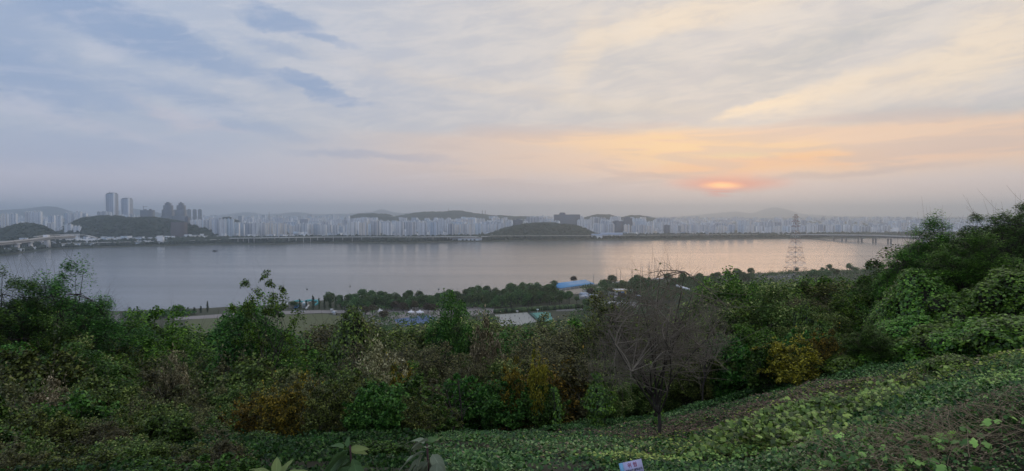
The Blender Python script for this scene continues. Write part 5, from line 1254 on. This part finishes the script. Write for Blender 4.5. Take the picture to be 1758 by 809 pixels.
# fence between the two courts
MFN = plain('dark_fence', (.04, .06, .06), .8)
o = empty('court_fence'); tag(o, 'dark mesh fence between the pale and the teal court', 'fence')
a = PG(907, 537.5); b_ = PG(925, 554)
m = MB(); n = 9
for k in range(n + 1): m.bar((a[0] + (b_[0] - a[0]) * k / n, a[1] + (b_[1] - a[1]) * k / n, PARK), (a[0] + (b_[0] - a[0]) * k / n, a[1] + (b_[1] - a[1]) * k / n, PARK + 3.2), .12)
link('post', m.mesh('post', MFN), o)['kind'] = 'stuff'
m = MB()
for zz in np.arange(.2, 3.2, .3): m.bar((a[0], a[1], PARK + zz), (b_[0], b_[1], PARK + zz), .06)
link('mesh_panel', m.mesh('mesh_panel', MFN), o)
# basketball hoops
for px, py, lb in ((888, 541, 'white basketball hoop at the back of the pale court'), (923, 538, 'basketball hoop at the back of the teal court')):
    x, y = PG(px, py); o = empty('basketball_hoop', (x, y, PARK)); tag(o, lb, 'hoop')
    m = MB(); m.bar((0, .6, 0), (0, 0, 2.9), .14, .1, 6); link('post', m.mesh('post', MWH), o)
    m = MB(); m.box(-.95, .95, -.1, 0, 2.7, 3.8); link('backboard', m.mesh('backboard', MWH), o)
    m = MB()
    for k in range(8): t0, t1 = k * math.pi / 4, (k + 1) * math.pi / 4; m.bar((.23 * math.cos(t0), -.35 + .23 * math.sin(t0), 3.05), (.23 * math.cos(t1), -.35 + .23 * math.sin(t1), 3.05), .03)
    link('rim', m.mesh('rim', plain('hoop_orange', (.5, .12, .03))), o)
# people on the courts: one continuous skinned figure each
def person_mesh(name, pose, mm):
    J = {'pel': (0, 0, .95, .15), 'sp': (0, 0, 1.2, .14), 'ch': (0, 0, 1.4, .17), 'nk': (0, 0, 1.52, .06), 'hd': (0, -.02, 1.66, .10), 'tp': (0, -.02, 1.74, .08),
         'la': (-.2, 0, 1.42, .06), 'le': (-.28 - pose * .1, -.05, 1.15, .045), 'lh': (-.26 - pose * .2, -.2 * pose, .9, .035), 'ra': (.2, 0, 1.42, .06), 're': (.3, -.15 * pose, 1.18, .045), 'rh': (.3, -.35 * pose, 1.05, .035),
         'll': (-.1, 0, .9, .09), 'lk': (-.12, -.12 * pose, .5, .065), 'lf': (-.12, .15 * pose, .07, .05), 'lt': (-.12, .15 * pose - .15, .04, .035), 'rl': (.1, 0, .9, .09), 'rk': (.12, .1 * pose, .5, .065), 'rf': (.12, .2 * -pose, .07, .05), 'rt': (.12, -.2 * pose - .15, .04, .035)}
    E_ = [('pel', 'sp'), ('sp', 'ch'), ('ch', 'nk'), ('nk', 'hd'), ('hd', 'tp'), ('ch', 'la'), ('la', 'le'), ('le', 'lh'), ('ch', 'ra'), ('ra', 're'), ('re', 'rh'), ('pel', 'll'), ('ll', 'lk'), ('lk', 'lf'), ('lf', 'lt'), ('pel', 'rl'), ('rl', 'rk'), ('rk', 'rf'), ('rf', 'rt')]
    ks = list(J); me = bpy.data.meshes.new(name); me.from_pydata([J[k][:3] for k in ks], [(ks.index(a), ks.index(b_)) for a, b_ in E_], [])
    ob = bpy.data.objects.new(name, me); C.objects.link(ob); ob.modifiers.new('s', 'SKIN'); ob.modifiers.new('d', 'SUBSURF').levels = 1
    for i, k in enumerate(ks): me.skin_vertices[0].data[i].radius = (J[k][3], J[k][3]); 
    me.skin_vertices[0].data[0].use_root = True
    dg = bpy.context.evaluated_depsgraph_get(); dg.update(); out = bpy.data.meshes.new_from_object(ob.evaluated_get(dg)); bpy.data.objects.remove(ob)
    out.materials.clear(); out.materials.append(mm); return out
MPE = [plain('dark_clothes', (.03, .03, .04), .9), plain('red_clothes', (.25, .05, .05), .9), plain('pale_clothes', (.4, .4, .42), .9)]
PM = [person_mesh('person', p, m_) for p, m_ in ((.3, MPE[0]), (1, MPE[0]), (.8, MPE[1]), (.5, MPE[2]))]
for k, (px, py, c_) in enumerate(((862, 549, 2), (868, 544, 0), (884, 545, 0), (892, 549, 1), (900, 546, 3), (908, 548, 0), (898, 541, 1), (926, 545, 0), (928, 547, 1), (934, 546, 0), (875, 552, 3))):
    x, y = PG(px, py); teal = px > 920
    tag(link('person', PM[c_], None, (x, y, PARK + .21)), 'person in %s clothes playing on the %s court' % (('dark', 'dark', 'red', 'pale')[c_], 'teal' if teal else 'pale'), 'person', 'players in %s clothes on the %s court' % (('dark', 'dark', 'red', 'pale')[c_], 'teal' if teal else 'pale')).rotation_euler[2] = k * 1.7
# tents
MTN = plain('tent_canvas', (.78, .78, .8), .7, var=.03)
for px, py, s_, lb in ((652, 539, 5.2, 'lone white pyramid tent left of the brown trees'), (706, 541, 5.2, 'left white pyramid tent of the pair by the blue court'), (721, 541, 6.2, 'right white pyramid tent of the pair by the blue court'), (493, 528, 5, 'white tent at the left end of the poplar row')):
    x, y = PG(px, py); o = empty('tent', (x, y, PARK), .2); tag(o, lb, 'tent'); h = s_ / 2
    m = MB(); m.add([(-h, -h, 2.3), (h, -h, 2.3), (h, h, 2.3), (-h, h, 2.3), (-h, -h, 2.7), (h, -h, 2.7), (h, h, 2.7), (-h, h, 2.7), (-h * .25, -h * .25, 3.6), (h * .25, -h * .25, 3.6), (h * .25, h * .25, 3.6), (-h * .25, h * .25, 3.6), (0, 0, 4.9)],
        [(0, 1, 5, 4), (1, 2, 6, 5), (2, 3, 7, 6), (3, 0, 4, 7), (4, 5, 9, 8), (5, 6, 10, 9), (6, 7, 11, 10), (7, 4, 8, 11)], [(8, 9, 12), (9, 10, 12), (10, 11, 12), (11, 8, 12)]); link('canopy', m.mesh('canopy', MTN), o)
    for sx in (-1, 1):
        for sy in (-1, 1): m = MB(); m.bar((sx * (h - .1), sy * (h - .1), 0), (sx * (h - .1), sy * (h - .1), 2.4), .07); link('leg', m.mesh('leg', MWH), o)
# canopies in a row
CAN = []
for k, (px, py) in enumerate(((990, 526.5), (1001, 526), (1011, 525.5), (1021, 525), (1042, 523), (1050, 522.5), (1058, 522), (1067, 521.5))):
    x, y = PG(px, py + 2); o = empty('canopy', (x, y, PARK)); r4 = k < 4; CAN.append(o)
    tag(o, ('flatter white canopy in the left four of the row below the sheds', 'rounded white canopy in the right four of the row below the sheds')[not r4], 'canopy', ('left', 'right')[not r4] + ' half of the row of white canopies'); hw = 2.3 if r4 else 2.6
    m = MB(); V = []; n = 8
    for i in range(n + 1):
        t = math.pi * i / n; V += [(-math.cos(t) * hw, -1.8, 2.2 + math.sin(t) * (.5 if r4 else 1.3)), (-math.cos(t) * hw, 1.8, 2.2 + math.sin(t) * (.5 if r4 else 1.3))]
    m.add(V, [(2 * i, 2 * i + 1, 2 * i + 3, 2 * i + 2) for i in range(n)]); m.box(-hw, hw, -1.8, 1.8, 1.9, 2.195); link('roof', m.mesh('roof', MTN), o)
    for sx in (-1, 1):
        for sy in (-1, 1): m = MB(); m.bar((sx * (hw - .1), sy * 1.7, 0), (sx * (hw - .1), sy * 1.7, 1.9), .06); link('leg', m.mesh('leg', MWH), o)
in_order(CAN[:4], '{} of the four flatter white canopies in the row below the sheds')
in_order(CAN[4:], '{} of the four rounded white canopies in the row below the sheds')
# blue roofed building
MBR = plain('bright_blue_roof', (.07, .30, .58), .45, var=.06, scale=.5)
a = Vector((*PG(963, 500), PARK)); b_ = Vector((*PG(1020, 492), PARK)); L_ = (b_ - a).length; ang = math.atan2(b_.y - a.y, b_.x - a.x)
o = empty('pool_building', a, ang); tag(o, 'long building with a bright blue roof and white columns by the river', 'building')
m = MB(); m.box(0, L_, 3, 22, 0, 3.4); link('wall', m.mesh('wall', MWH), o)
m = MB(); m.add([(-1, 0, 3.5), (L_ + 1, 0, 3.5), (L_ + 1, 14, 7.2), (-1, 14, 7.2), (-1, 26, 3.5), (L_ + 1, 26, 3.5), (-1, 0, 3.2), (L_ + 1, 0, 3.2), (L_ + 1, 26, 3.2), (-1, 26, 3.2)],
    [(0, 1, 2, 3), (3, 2, 5, 4), (6, 9, 8, 7), (0, 6, 7, 1), (4, 5, 8, 9)], [(0, 3, 4), (1, 5, 2)]); link('roof', m.mesh('roof', MBR), o)
for k in range(9): m = MB(); m.bar((1 + (L_ - 2) * k / 8, .6, 0), (1 + (L_ - 2) * k / 8, .6, 3.3), .45, n=8); link('column', m.mesh('column', MWH), o)
# sheds
MGR = plain('grey_blue_roof', (.40, .45, .52), .6); MYL = plain('yellow_trim', (.62, .44, .09), .5); MWL = plain('pale_wall', (.55, .55, .53), .7); MTL = plain('teal_plastic', (.10, .42, .42), .4); MSKY = plain('blue_plastic', (.12, .30, .62), .4)
def shed(name, label, px0, px1, py, hgt, dep, rm, wm=MWL, rz=0, pitch=1.6, cat='building'):
    x, y = PG((px0 + px1) / 2, py); w_ = (px1 - px0) / FPX * y; o = empty(name, (x, y, PARK), rz); tag(o, label, cat)
    m = MB(); m.box(-w_ / 2, w_ / 2, 0, dep, 0, hgt); link('wall', m.mesh('wall', wm), o)
    m = MB(); e = .5; m.add([(-w_ / 2 - e, -e, hgt + .003), (w_ / 2 + e, -e, hgt + .003), (w_ / 2 + e, dep / 2, hgt + pitch), (-w_ / 2 - e, dep / 2, hgt + pitch), (-w_ / 2 - e, dep + e, hgt + .003), (w_ / 2 + e, dep + e, hgt + .003)],
        [(0, 1, 2, 3), (3, 2, 5, 4), (0, 4, 5, 1)], [(0, 3, 4), (1, 5, 2)]); link('roof', m.mesh('roof', rm), o)
    for k in (-1, 0, 1): m = MB(); m.box(k * w_ * .3 - w_ * .08, k * w_ * .3 + w_ * .08, -.06, -.003, 1, hgt - .8); link('window', m.mesh('window', MGL), o)
    return o
shed('park_shed', 'pale blue grey roofed shed left of the brown trees near the canopies', 994, 1005, 512, 3.5, 9, MGR, rz=-.5, pitch=2)
shed('park_shed', 'second grey roofed shed with a flat pale roof edge', 1007, 1018, 511, 2.6, 5, MGR, rz=-.4, pitch=.8)
shed('park_shed', 'small white kiosk by the right end of the blue roof', 1029, 1035, 492, 3, 4, MWH)
shed('park_shed', 'pale low shed between the yellow pavilion and the canopies', 1045, 1052, 508, 2.5, 4, MWL)
shed('park_shed', 'light blue pavilion at the poplar row', 505, 512, 529, 2.4, 5, MTL, MSKY)
shed('park_shed', 'white building behind the slides', 519, 526, 529, 3.6, 5, MWH, MWH)
x, y = PG(1067, 510); o = empty('pavilion', (x, y, PARK), .15); tag(o, 'white pavilion with a yellow edged flat roof among the trees', 'pavilion'); w_ = 21 / FPX * y
m = MB(); m.box(-w_ * .42, w_ * .42, 0, 9, 0, 6.2); link('wall', m.mesh('wall', MWL), o)
m = MB(); m.box(-w_ / 2, w_ / 2, -1, 10, 7.0, 7.5); link('roof', m.mesh('roof', MWH), o)
m = MB(); m.box(-w_ / 2 - .15, w_ / 2 + .15, -1.2, 10.2, 6.2, 6.99); link('roof_edge', m.mesh('roof_edge', MYL), o)
m = MB(); m.box(-w_ * .3, -w_ * .05, -.08, -.003, 1, 5.4); link('window', m.mesh('window', MGL), o); m = MB(); m.box(w_ * .0, w_ * .2, -.08, -.003, 1, 5.4); link('window', m.mesh('window', MSKY), o)
m = MB(); m.box(w_ * .25, w_ * .40, -.08, -.003, .5, 6); link('yellow_panel', m.mesh('yellow_panel', MYL), o)
g = random.Random(21)
for k in range(16):
    px, py = g.uniform(985, 1105), g.uniform(503, 519); shed('kiosk', 'small pale roofed kiosk among the trees below the blue roof', px, px + g.uniform(3.5, 7.5), py, g.uniform(2.2, 3.4), g.uniform(3, 6), g.choice((MWH, MGR, MWL)), rz=g.uniform(-.6, .6), pitch=g.uniform(.4, 1.5))['group'] = 'small kiosks among the trees below the blue roof'
for k in range(10):
    px, py = g.uniform(560, 640), g.uniform(535, 543); shed('kiosk', 'small pale roofed kiosk between the poplar row and the lone tent', px, px + g.uniform(3.5, 6), py, g.uniform(1.8, 2.6), g.uniform(3, 5), g.choice((MWH, MGR, MWL)), rz=g.uniform(-.6, .6), pitch=.5)['group'] = 'small kiosks left of the lone tent'
# water slides
def slide(name, label, pts, r_, mm, legs=3):
    o = empty(name, pts[0] * 1.0); o.location.z = PARK; tag(o, label, 'water slide'); off = o.location
    m = MB(); Q = lerp_pts(pts, 14)
    for i in range(len(Q) - 1): m.bar(Q[i] - off, Q[i + 1] - off, r_, n=8)
    link('chute', m.mesh('chute', mm), o)
    for i in range(legs):
        q = Q[int(2 + i * 9 / max(1, legs - 1))] - off; m = MB(); m.bar((q.x, q.y, 0), (q.x, q.y, q.z - r_ * .8), .18); link('leg', m.mesh('leg', MST), o)
def PP_(px, py, D): return P(px, py, D)
D0 = PG(530, 529)[1]
slide('water_slide', 'teal slide crossing behind the tallest poplar', [PP_(524, 517, D0), PP_(534, 515.5, D0 + 4), PP_(546, 516.5, D0 + 3), PP_(547, 520, D0 - 2), PP_(540, 524, D0 - 4)], 1.0, MTL)
slide('water_slide', 'pale teal lower slide left of the tallest poplar', [PP_(504, 518, D0), PP_(512, 516.5, D0 + 3), PP_(521, 519, D0 + 5), PP_(523, 523, D0)], .9, MTL)
slide('water_slide', 'short steep white slide between two poplars', [PP_(530, 524, D0 - 6), PP_(527, 528, D0 - 10), PP_(525.5, 530, D0 - 12)], .8, MWH, 2)
slide('water_slide', 'blue slide section beside the white building', [PP_(519, 521, D0 + 2), PP_(524, 521, D0 + 3), PP_(526, 524, D0)], .8, MSKY, 2)
# long sloped white shelter
a = P(1163, 491, PG(1163, 500)[1]); b_ = P(1182, 497, PG(1182, 505)[1]); o = empty('long_shelter', (a.x, a.y, PARK)); tag(o, 'long white shelter sloping down through the trees below the lamp post', 'shelter')
off = o.location; m = MB()
for k, s_ in enumerate((-1.4, 0, 1.4)): m.bar(a - off + Vector((0, s_ * 2, 0)), b_ - off + Vector((0, s_ * 2, 0)), 1.2, n=8)
link('roof', m.mesh('roof', MTN), o)
for t in (.1, .4, .7, .95): q = a.lerp(b_, t) - off; m = MB(); m.bar((q.x, q.y, 0), (q.x, q.y, q.z - .9), .2); link('post', m.mesh('post', MST), o)
# parked cars
g = random.Random(9)
for k in range(30):
    px = 1296 + (k % 10) * 7.2 + g.uniform(-1.5, 1.5); py = 475.5 + (k // 10) * 3.6 + g.uniform(-.4, .4) - (k % 10) * .45; x, y = PG(px, py); c_ = g.choice((0, 0, 0, 1, 2)); cn = ('white', 'blue', 'black')[c_]
    car(c_, x, y, PARK + .15, 1.4 + g.uniform(-.2, .2), '%s parked car in the small car park left of the pylon' % cn, '%s cars parked left of the pylon' % cn)
for px, py, c_, lb in ((506, 536, 0, 'white car parked on the pale riverside strip'), (519, 536.5, 0, 'white car parked at the lawn edge near the poplars'), (744, 546, 0, 'white car parked beside the blue court'), (748, 547, 0, 'second white car parked beside the blue court'), (1078, 521, 0, 'white car parked right of the row of canopies')):
    x, y = PG(px, py); car(c_, x, y, PARK + .22, .1, lb, None)
for k in range(22):
    p = LP[8 + k * 2].lerp(LP[9 + k * 2], g.random()); c_ = g.choice((0, 0, 0, 2)); o_ = None
    car(c_, p.x, p.y + g.uniform(-4, 4), p.z + .01, .05, '%s car driving on the elevated riverside road' % ('white', 'blue', 'black')[c_], '%s cars on the elevated road' % ('white', 'blue', 'black')[c_])
# yachts
MHU = plain('white_hull', (.7, .7, .7), .35); MSP = plain('mast_metal', (.16, .15, .14), .4, .4)
def yacht(px, yt, label):
    yb = tab(S1, px) - 3; q = G(px, yb); top_ = P(px, yt, q.y).z; o = empty('yacht', (q.x, q.y, 0), rnd.uniform(-.3, .3)); tag(o, label, 'yacht')
    m = MB(); V = []; st = [(-5, 1.2, .9), (-3, 1.6, .9), (0, 1.7, 1.0), (3, 1.1, 1.15), (5.2, .05, 1.3)]
    for x, wd, zz in st: V += [(x, -wd, zz), (x, -wd * .55, -.3), (x, wd * .55, -.3), (x, wd, zz)]
    m.add(V, [(4 * i + k, 4 * i + k + 1, 4 * i + 5 + k, 4 * i + 4 + k) for i in range(4) for k in range(3)] + [(4 * i, 4 * i + 4, 4 * i + 7, 4 * i + 3) for i in range(4)] + [(0, 3, 2, 1)]); link('hull', m.mesh('hull', MHU), o)
    m = MB(); m.box(-2, 1.6, -.8, .8, 1.0, 1.7); link('cabin', m.mesh('cabin', MHU), o)
    lean = rnd.uniform(-.25, .25); m = MB(); m.bar((.8, 0, .8), (.8 + lean, 0, top_), .34, .22, 6); link('mast', m.mesh('mast', MSP), o)
    m = MB(); m.bar((.8, 0, 2.6), (-3.6, 0, 2.7), .1); link('boom', m.mesh('boom', MSP), o)
for px, yt, lb in ((1018, 470, 'yacht whose mast is leftmost, just right of the blue roof'), (1058, 461, 'yacht with a short mast left of the tall masts'), (1064, 463, 'yacht with the second short mast from the left'), (1084, 452, 'yacht with a medium mast above the round tree'), (1099, 450, 'yacht with a taller mast right of the round tree'), (1102, 457, 'yacht with a shorter mast beside the taller one'),
                   (1112, 453, 'yacht with a slim mast in the middle of the marina'), (1114, 448, 'yacht with a tall mast in the middle of the marina'), (1123, 443, 'yacht with a leaning tall mast'), (1129, 455, 'yacht with a short mast between the two tallest'), (1140, 446, 'yacht with the second tallest mast'), (1144, 439, 'yacht with the tallest mast on the right')):
    yacht(px, yt, lb)
# lamp mast with two arms
x, y = PG(1165, 484); o = empty('lamp_post', (x, y, PARK)); tag(o, 'tall lamp post with two arms standing out against the river', 'lamp post'); h = P(1165, 452.5, y).z - PARK
m = MB(); m.bar((0, 0, 0), (0, 0, h), .3, .16, 8); link('pole', m.mesh('pole', MSP), o)
for s_ in (-1, 1): m = MB(); m.bar((0, 0, h - .2), (s_ * 2.8, 0, h + .2), .12); m.box(s_ * 2.8 - .6, s_ * 2.8 + .6, -.25, .25, h + .05, h + .35); link('lamp_arm', m.mesh('lamp_arm', MSP), o)
x, y = PG(386, 541); o = empty('lamp_post', (x, y, PARK)); tag(o, 'thin lamp post on the strip between the poplars and the sapling', 'lamp post')
m = MB(); m.bar((0, 0, 0), (0, 0, 9), .14, .1, 6); link('pole', m.mesh('pole', MSP), o); m = MB(); m.bar((0, 0, 8.9), (1.4, 0, 9.1), .1); link('lamp_arm', m.mesh('lamp_arm', MSP), o)
# pylon
MPR = plain('pylon_red', (.27, .16, .13), .6, var=.2); MPW = plain('pylon_white', (.6, .58, .55), .6)
x, y = PG(1365, 470); ztop = P(1367, 368, y).z; H_ = ztop - PARK
o = empty('power_pylon', (x, y, PARK), .35); tag(o, 'tall red and white lattice pylon on the near shore at the right', 'pylon')
def hw(t): return 10.5 * (1 - t) ** 1.25 + 1.3
lv = [0, .10, .19, .28, .36, .44, .52, .59, .66, .72, .78, .84, .90, .95, 1.0]
for i in range(len(lv) - 1):
    a, b_ = lv[i], lv[i + 1]; m = MB(); wa, wb = hw(a), hw(b_); za, zb = a * H_, b_ * H_
    cs = [(-1, -1), (1, -1), (1, 1), (-1, 1)]
    for k in range(4):
        c0, c1 = cs[k], cs[(k + 1) % 4]; th = .22 if a < .5 else .18
        m.bar((c0[0] * wa, c0[1] * wa, za), (c0[0] * wb, c0[1] * wb, zb), th)
        m.bar((c0[0] * wa, c0[1] * wa, za), (c1[0] * wb, c1[1] * wb, zb), .15); m.bar((c1[0] * wa, c1[1] * wa, za), (c0[0] * wb, c0[1] * wb, zb), .15)
        m.bar((c0[0] * wb, c0[1] * wb, zb), (c1[0] * wb, c1[1] * wb, zb), .15)
    link('lattice_section', m.mesh('lattice_section', (MPR, MPW)[i % 2] if a < .75 else MPR), o)
for zt_, w_ in ((.80, 8.5), (.88, 7.5), (.955, 6)):
    for s_ in (-1, 1):
        m = MB(); z = zt_ * H_; m.bar((s_ * hw(zt_), 0, z + 1.4), (s_ * w_, 0, z), .22); m.bar((s_ * hw(zt_), -1, z - .6), (s_ * w_, 0, z), .2); m.bar((s_ * hw(zt_), 1, z - .6), (s_ * w_, 0, z), .2)
        link('cross_arm', m.mesh('cross_arm', MPR), o); m = MB(); m.bar((s_ * w_, 0, z), (s_ * w_, 0, z - 2.4), .22, n=6); link('insulator', m.mesh('insulator', MPW), o)
# buoys, boat
MBU = plain('black_buoy', (.02, .02, .02), .5)
for px, py, lb in ((527, 497, 'left one of two tiny dark buoys on the open river'), (601, 492, 'right one of two tiny dark buoys on the open river'), (753, 497, 'tiny dark buoy near the riverside wood')):
    q = G(px, py); o = empty('buoy', q); tag(o, lb, 'buoy'); V, F = blobs(np.array([[0, 0, .2]]), np.array([.9]), np.array([.7]), False, 1); link('float', meshq('float', V, F, MBU), o); m = MB(); m.bar((0, 0, .6), (0, 0, 2.0), .25, .12, 6); link('marker', m.mesh('marker', MBU), o)
q = G(369, 431.5); o = empty('motor_boat', q, .1); tag(o, 'small dark motor boat crossing the far side of the river', 'boat')
m = MB(); V = []
for x, wd, zz in ((-6, 1.9, 1.3), (-2, 2.1, 1.3), (3, 1.7, 1.6), (7, .1, 2.2)): V += [(x, -wd, zz), (x, -wd * .5, -.3), (x, wd * .5, -.3), (x, wd, zz)]
m.add(V, [(4 * i + k, 4 * i + k + 1, 4 * i + 5 + k, 4 * i + 4 + k) for i in range(3) for k in range(3)] + [(4 * i, 4 * i + 4, 4 * i + 7, 4 * i + 3) for i in range(3)] + [(0, 3, 2, 1)]); link('hull', m.mesh('hull', MBU), o)
m = MB(); m.box(-3.5, 2, -1.4, 1.4, 1.3, 3.4); link('cabin', m.mesh('cabin', MGV), o)
m = MB(); w0 = Vector((7, 0, .04))
m.add([(-6, -.8, .05), (-6, .8, .05), (-46, 5, .05), (-46, 2.6, .05), (-46, -2.6, .05), (-46, -5, .05)], [(1, 2, 3, 0), (0, 4, 5, 0)][:1], [(0, 4, 5)]); tag(link('wake', m.mesh('wake', plain('foam', (.5, .52, .54), .8)), None, q), kind='structure').rotation_euler[2] = math.pi + .1

# ------------------------------------------------------------------ haze
MHZ = bpy.data.materials.new('haze'); MHZ.use_nodes = True; nt = MHZ.node_tree; nt.nodes.clear()
pv = nt.nodes.new('ShaderNodeVolumePrincipled'); pv.inputs['Color'].default_value = (.79, .895, 1.0, 1); pv.inputs['Density'].default_value = HAZE; pv.inputs['Anisotropy'].default_value = .78
ou = nt.nodes.new('ShaderNodeOutputMaterial'); nt.links.new(pv.outputs[0], ou.inputs['Volume'])
m = MB(); m.box(-31000, 31000, -150, 21800, -6, 400); hzb = link('haze', m.mesh('haze', MHZ)); hzb['kind'] = 'stuff'
